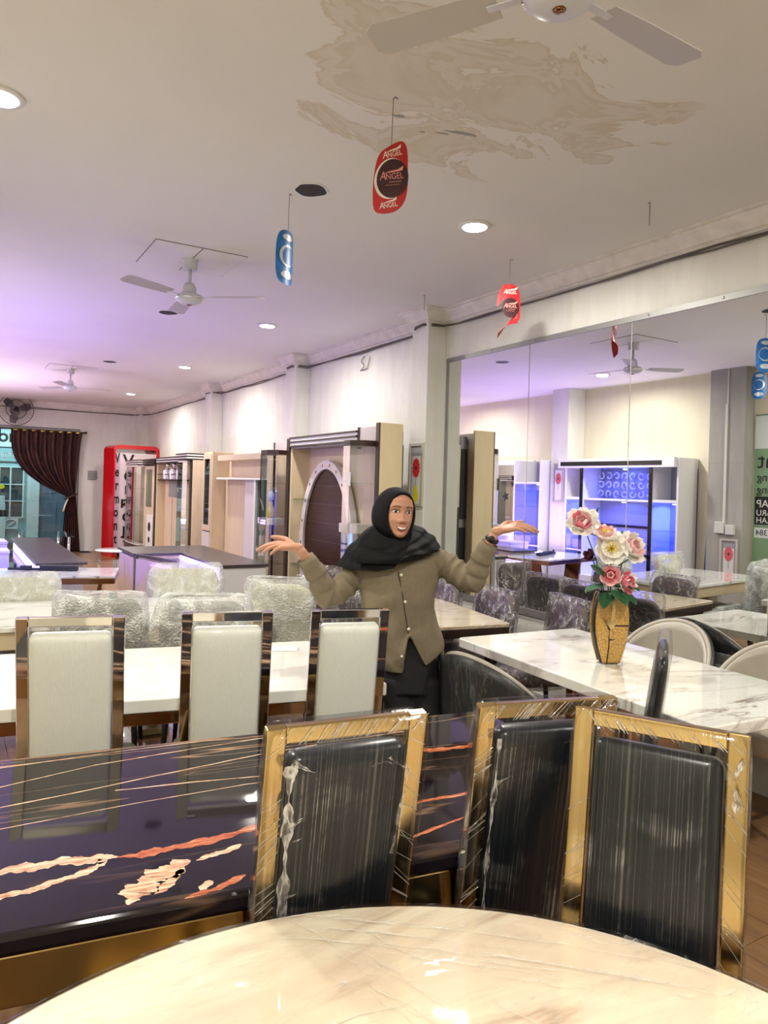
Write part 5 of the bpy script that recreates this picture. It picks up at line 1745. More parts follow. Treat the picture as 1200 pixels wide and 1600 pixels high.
for r_, y_ in ((.325, -.32), (.19, -.39)):
    MB().tube([(r_ * cos(2 * pi * k / 40), y_, r_ * sin(2 * pi * k / 40)) for k in range(40)], .007, 6, closed=True).build('cage_ring', 'black_matt', cage, smooth=True)
pbr('blade_smoke', srgb(70, 70, 76), .3)
for k in range(3):
    a = 2 * pi * k / 3 + .4
    MB().prism([(.04, -.03), (.16, -.10), (.28, -.08), (.29, .03), (.18, .07), (.04, .03)], -.004, .004, Matrix.Translation((0, -.31, 0)) @ Matrix.Rotation(pi / 2, 4, 'X') @ Matrix.Rotation(a, 4, 'Z') @ Matrix.Rotation(.35, 4, 'X')).build('blade', 'blade_smoke', wfan)
MB().lathe([(.05, -.03), (.05, .02), (.02, .04)], 16, mat=Matrix.Translation((0, -.33, 0)) @ Matrix.Rotation(pi / 2, 4, 'X')).build('hub', 'black_matt', wfan, smooth=True)
sb = thing('switch_box', 'small grey metal switch box on the end wall', 'switch box', (2.69, 17.0, 1.67))
MB().box(-.09, .09, -.03, 0, -.1, .1).build('body', 'grey_panel', sb, bevel=.006)
MB().box(-.05, .05, -.036, -.03, -.05, .05).build('plate', 'aluminium', sb, bevel=.003)

win = MB().box(XL, WX, 17.05, 17.09, 0, .06).box(XL, WX, 17.05, 17.09, 2.6, 2.66).box(WX - .06, WX, 17.05, 17.09, .06, 2.6).box(.2, .25, 17.05, 17.09, .06, 2.6).build('window_1', 'aluminium')
struct(win, 'shop window frame on the end wall')
MB().box(.25, WX - .06, 17.068, 17.074, .06, 2.6).build('pane', 'clear_glass', win)
MB().box(XL, .2, 17.068, 17.074, .06, 2.6).build('pane', 'clear_glass', win)

# outside: a veranda front with lettering and a barred window
pbr('veranda_paint', srgb(150, 186, 190), .6, noise=(2, .4, srgb(120, 156, 162)))
pbr('veranda_dark', srgb(36, 62, 70), .2)
pbr('veranda_light_paint', srgb(206, 226, 228), .5)
struct(MB().box(-2.5, 5.2, 19.6, 19.75, -.1, 3.4).build('wall_outside', 'veranda_paint'), 'pale teal house front across the veranda')
struct(MB().box(-2.5, 5.2, 17.2, 19.75, 3.2, 3.3).build('ceiling_outside', 'veranda_light_paint'), 'veranda ceiling')
fb = thing('shop_board', 'white board with the word FURNITURE seen through the shop window', 'sign', (1.13, 19.55, 0))
MB().box(-1.4, 1.0, 0, .05, 1.95, 2.24).build('board', 'veranda_paint', fb, bevel=.004)
text_obj('FURNITURE', .17, 'veranda_dark', fb, 'lettering', (0, -.004, 2.09), (pi / 2, 0, 0), .002, space=1.1, bold=.004)
text_obj('FURNITURE', .16, 'white_gloss', fb, 'lettering', (0, -.009, 2.09), (pi / 2, 0, 0), .002, space=1.17)
ub = thing('shop_board', 'upper board with large black letters above the word FURNITURE', 'sign', (.9, 19.55, 0))
MB().box(-1.6, 1.4, 0, .04, 2.3, 2.9).build('board', 'veranda_light_paint', ub)
text_obj('Vermont', .42, 'black_matt', ub, 'lettering', (-.12, -.004, 2.55), (pi / 2, 0, 0), .002, bold=.01)
vw = thing('barred_window', 'dark barred window of the house across the veranda', 'window', (.9, 19.58, 0))
MB().box(-.9, .66, 0, .02, .62, 1.80).build('pane', 'veranda_dark', vw)
for x in (-.9, -.4, .12, .36, .64):
    MB().box(x - .015, x + .015, -.04, 0, .6, 1.82).build('bar', 'veranda_light_paint', vw)
for z in (.6, 1.0, 1.4, 1.82):
    MB().box(-.92, .68, -.03, 0, z - .012, z + .012).build('bar', 'veranda_light_paint', vw)
MB().prism(ell(0, 0, .12, .06, 20), 0, .004, Matrix.Translation((.12, -.045, 1.34)) @ Matrix.Rotation(pi / 2, 4, 'X')).build('sticker', 'yellow_glaze', vw)
bb = thing('breeze_block_panel', 'pierced breeze block strip under the barred window', 'breeze blocks', (.9, 19.56, 0))
for k in range(5):
    x = -.8 + k * .3
    b_ = MB().ringprism(rounded_rect(.29, .26, .02, 3), rounded_rect(.22, .18, .08, 3), 0, .04, Matrix.Translation((x, .03, .45)) @ Matrix.Rotation(pi / 2, 4, 'X')).build('block', 'veranda_light_paint', bb)
    MB().bar((x - .1, .01, .38), (x + .1, .01, .52), .02, .025).build('block_rib', 'veranda_light_paint', b_)
col = MB().box(1.62, 1.88, 19.4, 19.6, 0, 3.2).build('pillar', 'veranda_light_paint')
struct(col, 'pale pillar outside the shop window')
vd = thing('panel_door', 'blue grey panel door outside beside the curtain', 'door', (2.3, 19.57, 0))
pbr('door_blue', srgb(110, 136, 156), .5)
MB().box(-.4, .5, 0, .02, 0, 2.2).build('leaf', 'door_blue', vd)
for x in (-.18, .28):
    for z in (.6, 1.6):
        MB().box(x - .17, x + .17, -.012, 0, z - .4, z + .4).build('door_panel', 'door_blue', vd, bevel=.004)
for k in range(3):
    b = thing('carton', 'white carton stacked in the veranda window, %s' % ('bottom', 'middle', 'top')[k], 'box', (1.02 - .02 * k, 19.40, .62 + .17 * k) if k else (1.02, 19.40, .0), .1 * k, 'cartons on the veranda')
    MB().box(-.14, .14, -.1, .1, 0, .62 if k == 0 else .165).build('body', 'veranda_light_paint', b, bevel=.004)
    MB().box(-.02, .02, -.101, .101, 0, .621 if k == 0 else .166).build('tape', 'beige_wood', b)
# ------------------------------------------------------------------ the woman
pbr('skin', srgb(186, 136, 110), .5, noise=(40, .15, srgb(172, 120, 96)))
pbr('hijab_black', srgb(9, 9, 12), .75, spec=.2)
m, nt, out = new_mat('cardigan_knit')
vv = coords(nt)
wv = N(nt, 'ShaderNodeTexWave', Scale=95.0, Distortion=.6)
nt.links.new(vv, wv.inputs['Vector'])
cc = mixc(nt, noise_at(nt, vv, 60, 3), srgb(134, 123, 104), srgb(116, 106, 88))
finish(nt, out, cc, .85, spec=.15, bump=wv.outputs[0], bstr=.12, bdist=.004)
m, nt, out = new_mat('cardigan_rib')
vv = coords(nt)
wv = N(nt, 'ShaderNodeTexWave', Scale=70.0, Distortion=.0)
nt.links.new(vv, wv.inputs['Vector'])
cc = mixc(nt, wv.outputs[0], srgb(110, 100, 84), srgb(138, 127, 108))
finish(nt, out, cc, .85, spec=.15, bump=wv.outputs[0], bstr=.4, bdist=.004)
pbr('trouser_black', srgb(20, 20, 26), .75, bump=(200, .1))
pbr('button_pearl', srgb(226, 218, 200), .25, .2)
pbr('eye_white', srgb(226, 222, 216), .25)
pbr('eye_dark', srgb(34, 22, 18), .15)
pbr('brow_dark', srgb(48, 34, 30), .8)
pbr('lip_pink', srgb(176, 92, 88), .4)
pbr('mouth_dark', srgb(84, 32, 32), .5)
pbr('teeth', srgb(238, 234, 226), .25)
pbr('nail', srgb(206, 150, 132), .3)

WD = 3.45                                   # distance from the camera along its axis
W_A0 = .10                                  # sideways offset of the feet
woman_loc = (cos(_t) * W_A0 + sin(_t) * WD, -sin(_t) * W_A0 + cos(_t) * WD, 0)
PN = thing('person', 'woman in black hijab and olive brown cardigan spreading both open hands', 'person', woman_loc, -_t)
KP = WD / 1130.0


def J(px, py, dy=0.0):
    """joint of the figure in her own frame (x across, y away from the viewer, z up)"""
    u, v = (px - 600) / 1130.0, (py - 761) / 1130.0
    a, b = u * cos(_r) + v * sin(_r), u * sin(_r) - v * cos(_r)
    return Vector((a * (WD + dy) - W_A0, dy, 1.6 + b * (WD + dy)))


def chain(mb, pts, rad, n=14, sub=6):
    """rounded limb through the points: Catmull-Rom, ball ends"""
    P = [Vector(p) for p in pts]
    Q, RR = [], []
    for i in range(len(P) - 1):
        p0, p1, p2, p3 = P[max(i - 1, 0)], P[i], P[i + 1], P[min(i + 2, len(P) - 1)]
        for k in range(sub):
            t = k / sub
            Q.append(.5 * ((2 * p1) + (-p0 + p2) * t + (2 * p0 - 5 * p1 + 4 * p2 - p3) * t * t + (-p0 + 3 * p1 - 3 * p2 + p3) * t ** 3))
            RR.append(rad[i] + (rad[i + 1] - rad[i]) * (t * t * (3 - 2 * t)))
    Q.append(P[-1])
    RR.append(rad[-1])
    mb.tube(Q, RR, n)
    mb.ball(tuple(Q[0]), RR[0] * .99, n, 8)
    mb.ball(tuple(Q[-1]), RR[-1] * .99, n, 8)
    return Q, RR


def remesh(o, voxel, smooth=3, factor=.5):
    md = o.modifiers.new('fuse', 'REMESH')
    md.mode = 'VOXEL'
    md.voxel_size = voxel
    md.use_smooth_shade = True
    if smooth:
        ms = o.modifiers.new('relax', 'SMOOTH')
        ms.iterations = smooth
        ms.factor = factor
    return o


# ---- head: profile rings, face forward = -y
ZP = [-.112, -.106, -.092, -.065, -.035, 0, .03, .06, .085, .1, .108]
WXP = [.016, .034, .047, .059, .066, .070, .072, .069, .056, .034, .006]
DFP = [.066, .078, .083, .083, .083, .082, .085, .084, .068, .044, .01]
DBP = [.0, .02, .04, .07, .085, .095, .1, .094, .072, .046, .01]


def interp(P, z):
    if z <= ZP[0]:
        return P[0]
    for i in range(len(ZP) - 1):
        if z <= ZP[i + 1]:
            t = (z - ZP[i]) / (ZP[i + 1] - ZP[i])
            return P[i] + (P[i + 1] - P[i]) * t
    return P[-1]


def gauss(x, z, cx, cz, sx, sz):
    return exp(-((x - cx) / sx) ** 2 - ((z - cz) / sz) ** 2)


def bump(x, z):
    ax = abs(x)
    b = .008 * gauss(x, z, 0, -.010, .009, .022) + .0155 * gauss(x, z, 0, -.034, .013, .011) + .008 * gauss(ax, z, .014, -.037, .008, .009)
    b -= .009 * gauss(ax, z, .031, .006, .018, .012)
    b += .004 * gauss(ax, z, .03, .03, .025, .010)
    b += .009 * gauss(ax, z, .038, -.034, .018, .018)
    b += .005 * gauss(x, z, 0, -.066, .026, .014)
    b += .006 * gauss(x, z, 0, -.098, .020, .012)
    b -= .004 * gauss(x, z, 0, -.080, .022, .006)
    return b


def face_y(x, z):
    wx, df = interp(WXP, z), interp(DFP, z)
    return -df * sqrt(max(0., 1 - (x / wx) ** 2)) - bump(x, z)


def head_fn(u, v):
    z = -.112 + .22 * v
    wx, df, db = interp(WXP, z), interp(DFP, z), interp(DBP, z)
    a = 2 * pi * u
    x, s = wx * cos(a), sin(a)
    if s > 0:
        return (x, -df * s - bump(x, z) * min(1, s * 1.6), z)
    return (x, -db * s, z)


head_c = J(621.5, 802)
HM = Matrix.Translation(head_c) @ Matrix.Scale(1.045, 4) @ Matrix.Rotation(radians(15), 4, 'Z') @ Matrix.Rotation(radians(4), 4, 'Y') @ Matrix.Rotation(radians(-2), 4, 'X')

body = MB()
body.grid(head_fn, 72, 72, cu=True, mat=HM)
body.f.append(tuple(i * 72 for i in range(72)))
body.f.append(tuple(i * 72 + 71 for i in range(72))[::-1])
body.ball((0, .01, .09), (.03, .03, .018), mat=HM)
for s_ in (-1, 1):
    body.ball((s_ * .066, .014, -.01), (.008, .018, .028), mat=HM)         # ears
neck0 = HM @ Vector((0, .02, -.085))
NB = J(623, 868, .02)
chain(body, [neck0, NB, J(624, 900, .02)], [.047, .05, .07])
SL, SR = J(566, 893, .02), J(686, 877, .02)
EL, ER = J(513, 926, -.04), J(737, 902, -.04)
WL, WR = J(471, 862, -.10), J(770, 840, -.10)
chest, waist, hip = J(623, 915, .02), J(627, 975, .02), J(645, 1040, .02)
chain(body, [NB, chest, waist, hip], [.055, .085, .075, .08])
for s_, S, E_, W_ in ((-1, SL, EL, WL), (1, SR, ER, WR)):
    chain(body, [NB, S], [.05, .042])
    chain(body, [S, E_], [.042, .034])
    chain(body, [E_, E_.lerp(W_, .5), W_], [.034, .032, .0235])
kneeL, kneeR = J(634, 1180, 0), J(664, 1180, -.02)
FL, FR = Vector((J(636, 1290).x, .02, .06)), Vector((J(668, 1290).x, .0, .06))
for K_, F_, hx in ((kneeL, FL, -.07), (kneeR, FR, .07)):
    chain(body, [hip + Vector((hx * .7, 0, -.03)), K_, F_], [.06, .05, .036])
    chain(body, [F_ + Vector((0, .02, -.03)), F_ + Vector((0, -.14, -.04))], [.032, .022])


def hand(wrist, knuckles, tips, thumb, r0=.0095):
    """palm through the wrist and knuckle row, four bent fingers, one thumb; all points in her frame"""
    mid = sum(knuckles, Vector()) / 4
    chain(body, [wrist, wrist.lerp(mid, .25)], [.0225, .021])
    for k in range(4):
        chain(body, [wrist.lerp(mid, .15).lerp(knuckles[k], .25), wrist.lerp(knuckles[k], .65), knuckles[k]], [.016, .0145, .012])
    sc = (1.0, 1.05, 1.0, .86)
    for k in range(4):
        d = tips[k] - knuckles[k]
        up = Vector((0, 0, 1))
        bendv = (.010, .012, .012, .010)[k]
        a = knuckles[k] + d * .42 + up * bendv * .6
        b = knuckles[k] + d * .74 + up * bendv * .5
        chain(body, [knuckles[k], a, b, tips[k]], [r0 * 1.08 * sc[k], r0 * .98 * sc[k], r0 * .88 * sc[k], r0 * .7 * sc[k]], 12)
    base = wrist.lerp(mid, .2) + (thumb[0] - wrist.lerp(mid, .2)) * .35
    chain(body, [base, thumb[0], thumb[1], thumb[2]], [.017, .0135, .0112, .0085], 12)


# her right hand (palm up, fingers out, thumb behind)
hand(J(467, 856, -.10), [J(434, 848, -.065), J(434, 850, -.087), J(436, 853, -.109), J(439, 856, -.128)],
     [J(406, 857, -.05), J(402, 860, -.085), J(411, 863, -.118), J(423, 866, -.145)], [J(447, 843, -.045), J(436, 840, -.03), J(425, 839, -.025)])
# her left hand
hand(J(774, 831, -.10), [J(806, 819, -.065), J(807, 821, -.087), J(805, 824, -.109), J(802, 827, -.128)],
     [J(836, 826, -.05), J(841, 831, -.085), J(834, 832, -.118), J(822, 832, -.142)], [J(791, 818, -.045), J(803, 817, -.03), J(816, 815, -.022)])
bo = body.build('body', 'skin', PN, smooth=True)
remesh(bo, .0032, 2, .4)


# ---- face details laid on the head
def face_patch(name, mat, outline, off, parent=PN, n_in=4):
    c = (sum(p[0] for p in outline) / len(outline), sum(p[1] for p in outline) / len(outline))
    n = len(outline)
    vs = []
    for k in range(n_in):
        s = 1 - k / n_in
        for x, z in outline:
            xx, zz = c[0] + (x - c[0]) * s, c[1] + (z - c[1]) * s
            vs.append(HM @ Vector((xx, face_y(xx, zz) - off - .0012 * (1 - s), zz)))
    vs.append(HM @ Vector((c[0], face_y(*c) - off - .0012, c[1])))
    fs = [(k * n + j, k * n + (j + 1) % n, (k + 1) * n + (j + 1) % n, (k + 1) * n + j) for k in range(n_in - 1) for j in range(n)]
    fs += [((n_in - 1) * n + j, (n_in - 1) * n + (j + 1) % n, n_in * n) for j in range(n)]
    return MB().add(vs, fs).build(name, mat, parent, smooth=True, solid=.0012)


for s_ in (-1, 1):
    cx = s_ * .031
    al = [(cx + .0145 * cos(a), .006 + (.0062 if sin(a) > 0 else .0042) * sin(a) + .0012 * s_ * cos(a)) for a in [2 * pi * k / 24 for k in range(24)]]
    eye = face_patch('eye', 'eye_white', al, .0032)
    face_patch('iris', 'eye_dark', [(cx + .001 + .0058 * cos(a), .0064 + .0056 * sin(a)) for a in [2 * pi * k / 20 for k in range(20)]], .0045, eye)
    lid = [HM @ Vector((cx + .0158 * cos(a), face_y(cx + .0158 * cos(a), .0065) - .005, .006 + .0072 * sin(a) + .0012 * s_ * cos(a))) for a in [pi * k / 14 for k in range(15)]]
    MB().tube(lid, [.0008 + .0010 * sin(pi * k / 14) for k in range(15)], 6).build('eyelid_line', 'brow_dark', PN, smooth=True)
    bw = []
    for k in range(13):
        t = k / 12
        x = s_ * (.013 + .035 * t)
        z = .024 + .007 * sin(pi * (.15 + .7 * t)) - .001 * t
        bw.append(HM @ Vector((x, face_y(x, z) - .0012, z)))
    MB().tube(bw, [.0024 * (1 - .65 * (k / 12) ** 2) for k in range(13)], 6).build('eyebrow', 'brow_dark', PN, smooth=True)
# smiling open mouth
mx, mz = 0.0, -.066
up = [(mx + .027 * (2 * k / 20 - 1), mz + .005 * ((2 * k / 20 - 1) ** 2) * 1.7 - .0 + .0045 * (1 - (2 * k / 20 - 1) ** 2)) for k in range(21)]
lo = [(mx + .027 * (1 - 2 * k / 20), mz + .0085 * ((1 - 2 * k / 20) ** 2) - .0155 * (1 - (1 - 2 * k / 20) ** 2)) for k in range(1, 20)]
face_patch('mouth', 'mouth_dark', up + lo, .002)
tup = [(x * .88, z - .0012) for x, z in up]
tlo = [(x * .8, mz + .004 * (x / .027) ** 2 - .0072 * (1 - (x / .027) ** 2)) for x, z in lo]
face_patch('teeth', 'teeth', tup + tlo, .0034)
for nm, curve, r_ in (('upper_lip', up, .0026), ('lower_lip', lo, .0034)):
    pts = [HM @ Vector((x, face_y(x, z) - .0028, z)) for x, z in curve]
    n_ = len(pts)
    MB().tube(pts, [r_ * (.35 + .65 * sin(pi * k / (n_ - 1))) for k in range(n_)], 8).build(nm, 'lip_pink', PN, smooth=True)
for s_ in (-1, 1):
    p = HM @ Vector((s_ * .0065, face_y(s_ * .0065, -.043) + .001, -.0435))
    MB().ball(tuple(p), (.0035, .003, .0022), 10, 6).build('nostril', 'mouth_dark', PN, smooth=True)

# ---- cardigan: torso with front opening at the hem, sleeves
car = MB()
TR = [(866, 624, 26), (872, 625, 48), (880, 625.5, 60), (892, 625, 65), (905, 623.5, 63), (925, 621, 59), (950, 622, 57), (980, 626, 60), (1005, 631, 61), (1030, 638, 57), (1046, 643, 52)]


def torso_row(t):
    y = 866 + (1046 - 866) * t
    for (a, ca, wa), (b, cb, wb) in zip(TR, TR[1:]):
        if y <= b:
            k = (y - a) / (b - a)
            return y, ca + (cb - ca) * k, wa + (wb - wa) * k
    return TR[-1]


def hem_lift(px):
    """how far the hem is pulled up (in px) at this place of the front"""
    if px < 629:
        return 0.
    if px < 638:
        return 60 * (px - 629) / 9
    if px < 664:
        return 60 - 50 * (px - 638) / 26
    return 10 + 18 * (px - 664) / 26


def torso_fn(u, v):
    y, cxp, wp = torso_row(v)
    a = 2 * pi * u
    px = cxp + wp * cos(a)
    front = sin(a) > 0
    if front and v > .6:
        y -= hem_lift(px) * ((v - .6) / .4)
    elif not front and v > .6:
        y -= 8 * ((v - .6) / .4)
    d = (.125 if front else .11) * min(1, (wp / 58.0)) ** .8
    fold = .004 * sin(a * 9 + v * 14) * v + .003 * sin(a * 5 - v * 22)
    bust = .022 * exp(-((v - .36) / .14) ** 2) if front else 0
    p = J(px, y)
    return (p.x, .02 - (d + fold + bust) * sin(a), p.z)


def shell_fn(u, v):
    """outside down to the hem, then back up on the inside"""
    if v <= .7:
        return torso_fn(u, v / .7)
    k = 1 - (v - .7) / .3 * .5
    p, c_ = Vector(torso_fn(u, k)), J(torso_row(k)[1], torso_row(k)[0])
    return (c_.x + (p.x - c_.x) * .90, .02 + (p.y - .02) * .88, p.z)


NR = 110
car.grid(shell_fn, 160, NR, cu=True)
car.f.append(tuple(i * NR for i in range(160)))
car.f.append(tuple(i * NR + NR - 1 for i in range(160))[::-1])
for S, E_, W_, sg in ((SL, EL, WL, -1), (SR, ER, WR, 1)):
    cuff = E_.lerp(W_, .80)
    pts = [S + Vector((-sg * .05, 0, .0)), S.lerp(E_, .15), S.lerp(E_, .55) + Vector((0, 0, -.012)), E_ + Vector((sg * .004, 0, -.012)), E_.lerp(W_, .4), cuff]
    rad = [.060, .062, .063, .061, .052, .044]
    Q, RR = chain(MB(), pts, rad, 24, 8)
    RR = [r_ * (1 + (.085 * sin(i * 1.35) + .05 * sin(i * 2.9 + 1)) * (1 if 6 < i < 36 else .3)) for i, r_ in enumerate(RR)]
    car.tube(Q, RR, 28)
    car.ball(tuple(Q[0]), RR[0] * .98, 20, 10)
cd = car.build('cardigan', 'cardigan_knit', PN, smooth=True)
remesh(cd, .0055, 3, .5)
for S, E_, W_ in ((SL, EL, WL), (SR, ER, WR)):
    a, b = E_.lerp(W_, .60), E_.lerp(W_, .86)
    MB().tube([a, a.lerp(b, .5), b, b, a.lerp(b, .9)], [.048, .0445, .042, .038, .036], 40, caps=False).build('cuff', 'cardigan_rib', PN, smooth=True)
# placket and pearl buttons down the front
def front_pt(px, py, off=.0):
    best = None
    for k in range(1, 60):
        u = .5 * k / 60
        v = (py - 866) / 180.0
        q = torso_fn(u, v)
        dd = abs(q[0] - J(px, py).x)
        if best is None or dd < best[0]:
            best = (dd, q)
    q = best[1]
    return Vector((J(px, py).x, q[1] - off, J(px, py).z))


pl = [front_pt(px, py, .001) for px, py in ((621, 888), (624.5, 905), (628, 925), (631, 945), (634, 965), (637, 984))]
MB().tube(pl, .0022, 6).build('placket_edge', 'brow_dark', PN, smooth=True)
for px, py in ((626, 894), (632, 934), (637.5, 976)):
    p = front_pt(px, py, .006)
    MB().ball(tuple(p), (.008, .004, .008), 14, 8).build('button', 'button_pearl', PN, smooth=True)
MB().ball(tuple(front_pt(627, 1017, .008)), (.007, .004, .007), 14, 8).build('button', 'button_pearl', PN, smooth=True)

# ---- trousers
tr = MB()
hipc = J(646, 1040, .02)


def hip_fn(u, v):
    a = 2 * pi * u
    p = J(644, 985 + 95 * v)
    w = .112 + .03 * v
    return (p.x + w * cos(a), .02 - (.085 + .022 * v + .004 * sin(a * 7)) * sin(a), p.z)


tr.grid(hip_fn, 48, 12, cu=True)
tr.f.append(tuple(i * 12 for i in range(48)))
tr.f.append(tuple(i * 12 + 11 for i in range(48))[::-1])
for K_, F_, hx in ((kneeL, FL, -.068), (kneeR, FR, .068)):
    top = Vector((J(646, 1060).x + hx, .02, J(646, 1060).z))
    Q, RR = chain(MB(), [top, K_, Vector((F_.x, F_.y, .06))], [.088, .082, .078], 24, 8)
    RR = [r_ * (1 + .03 * sin(i * 1.7)) for i, r_ in enumerate(RR)]
    tr.tube(Q, RR, 28)
remesh(tr.build('trousers', 'trouser_black', PN, smooth=True), .007, 3)
for F_ in (FL, FR):
    sh = MB().ball((F_.x, F_.y - .07, .035), (.042, .12, .035), 18, 10)
    sh.build('shoe', 'rubber_black', PN, smooth=True)

# ---- hijab: hood with a face opening, then the drape over the shoulders
def oval_ring(a_, b_, y_, cz_, n, fwd=0., xs=0.):
    out_ = []
    for k in range(n):
        t = 2 * pi * k / n
        x, z = xs + a_ * cos(t), cz_ + b_ * sin(t)
        out_.append(HM @ Vector((x, y_ + fwd * sin(t) ** 2, z)))
    return out_


NH = 64
rings = [oval_ring(.0575, .095, -.046, -.012, NH, -.020), oval_ring(.0605, .100, -.052, -.011, NH, -.026), oval_ring(.066, .106, -.052, -.009, NH, -.020), oval_ring(.076, .113, -.036, -.005, NH, -.010, -.005), oval_ring(.086, .119, -.006, -.002, NH, 0, -.010),
         oval_ring(.091, .122, .03, -.004, NH, 0, -.014), oval_ring(.089, .119, .066, -.010, NH, 0, -.016), oval_ring(.077, .106, .104, -.018, NH, 0, -.016), oval_ring(.05, .075, .128, -.025, NH, 0, -.016), oval_ring(.012, .02, .136, -.03, NH, 0, -.016)]
hj = MB()
vs = [p for r_ in rings for p in r_]
for i, p in enumerate(vs):
    ring, k = divmod(i, NH)
    if 3 <= ring <= 8:
        t = 2 * pi * k / NH
        f_ = .0035 * sin(ring * 1.9 + 3 * cos(t)) * (1.2 - .6 * sin(t))
        vs[i] = p + (p - head_c).normalized() * f_
fs = [(i * NH + k, i * NH + (k + 1) % NH, (i + 1) * NH + (k + 1) % NH, (i + 1) * NH + k) for i in range(len(rings) - 1) for k in range(NH)]
fs.append(tuple((len(rings) - 1) * NH + k for k in range(NH)))
hj.add(vs, fs)
HEM = [(-90, J(618, 850, .19)), (-60, J(570, 862, .17)), (-25, J(536, 878, .10)), (0, J(527, 884, .0)), (14, J(540, 889, -.07)), (34, J(565, 892, -.125)), (58, J(592, 893, -.15)), (80, J(615, 888, -.16)), (98, J(630, 874, -.165)),
       (116, J(642, 869, -.155)), (138, J(661, 867, -.125)), (158, J(678, 861, -.07)), (176, J(690, 856, .0)), (205, J(684, 852, .10)), (235, J(655, 850, .17)), (270, J(618, 850, .19))]


def hem_at(t):
    for (a, p), (b, q) in zip(HEM, HEM[1:]):
        if t <= b:
            k = (t - a) / (b - a)
            return p.lerp(q, k)
    return HEM[-1][1]


ntop = HM @ Vector((0, .012, -.10))


def drape_fn(u, v):
    t = -90 + 360 * u
    ar = radians(180 - t)
    fr_ = sin(ar)
    top = ntop + Vector((-.010 + .089 * cos(ar), (-.072 if fr_ > 0 else -.10) * fr_, .045 - .056 * max(0, fr_) ** 1.5 + .03 * max(0, -fr_)))
    h_ = hem_at(t)
    s = v ** .9
    p = top.lerp(h_, s)
    p.z += (.016 * sin(pi * v)) * (1.0 if sin(ar) < .3 else .5) - .012 * sin(pi * v) * max(0, sin(ar))
    out_ = Vector((cos(ar), -sin(ar), .25))
    fold = .0055 * sin(v * 17 + 3.0 * cos(ar) + 1.2 * sin(2 * ar)) * sin(pi * min(1, v * 1.05)) + .005 * sin(ar * 11 + v * 5) * v
    p += out_ * (fold + .009 * sin(pi * v))
    return p


hj.grid(drape_fn, 120, 40, cu=True)
ho = hj.build('hijab', 'hijab_black', PN, smooth=True, solid=.004, subsurf=1)
# second layer of the scarf crossing the chest
def cross_fn(u, v):
    a = J(560, 858, -.09).lerp(J(683, 852, -.03), u)
    b = J(557, 880, -.12).lerp(J(684, 862, -.05), u)
    p = a.lerp(b, v)
    p.y -= .075 * sin(pi * u) + .012 * sin(pi * v)
    p.z += -.018 * sin(pi * u) + .004 * sin(u * 9 + v * 6)
    return p


MB().grid(cross_fn, 40, 14).build('hijab_fold', 'hijab_black', PN, smooth=True, solid=.006)

# ---- wrist watch on her left wrist
wc = ER.lerp(WR, .94)
ax = (WR - ER).normalized()
sd = ax.cross(Vector((0, 1, 0))).normalized()
s2 = ax.cross(sd)
band = [wc + (sd * cos(2 * pi * k / 28) + s2 * sin(2 * pi * k / 28)) * .0275 for k in range(28)]
wt = MB().tube(band, .0065, 8, closed=True).tube([b + ax * .009 for b in band], .0055, 8, closed=True).build('watch_band', 'rubber_black', PN, smooth=True)
MB().ball(tuple(wc + sd * .006 - Vector((0, .028, 0)) + ax * .004), (.016, .006, .016), 16, 8).build('watch_case', 'black_gloss', wt, smooth=True)
# ------------------------------------------------------------------ vase with artificial flowers
m, nt, out = new_mat('vase_crackle')
vv = coords(nt)
vo = N(nt, 'ShaderNodeTexVoronoi', Scale=62.0, feature='DISTANCE_TO_EDGE')
nt.links.new(vv, vo.inputs['Vector'])
cr_ = ramp(nt, vo.outputs['Distance'], [(0.0, srgb(92, 66, 30)), (.04, srgb(150, 116, 56)), (.1, srgb(206, 168, 92))])
cc = mixc(nt, noise_at(nt, vv, 9, 3), cr_, srgb(184, 138, 62))
finish(nt, out, cc, .28, coat=.4, bump=vo.outputs['Distance'], bstr=.2)
pbr('vase_side', srgb(40, 26, 22), .35)
VX, VY = 2.835, 2.50
vs_ = thing('vase', 'flat golden crackle vase with dark sides on the marble table', 'vase', (VX, VY, .761), radians(-31 + 8))
# front outline half width by height
VO = [(0, .045), (.02, .052), (.08, .073), (.15, .087), (.2, .0905), (.26, .087), (.31, .077), (.345, .066), (.352, .060)]


def vase_w(z):
    for (a, p), (b, q) in zip(VO, VO[1:]):
        if z <= b:
            return p + (q - p) * (z - a) / (b - a)
    return VO[-1][1]


def vase_shell(wk, d, z0=.0, z1=.352):
    def fn(u, v):
        z = z0 + (z1 - z0) * v
        a = 2 * pi * u
        w = vase_w(z) * wk
        e = 2.6
        c_, s_ = cos(a), sin(a)
        return (w * math.copysign(abs(c_) ** (2 / e), c_), d * (.75 + .25 * w / .09) * math.copysign(abs(s_) ** (2 / e), s_), z)
    return fn


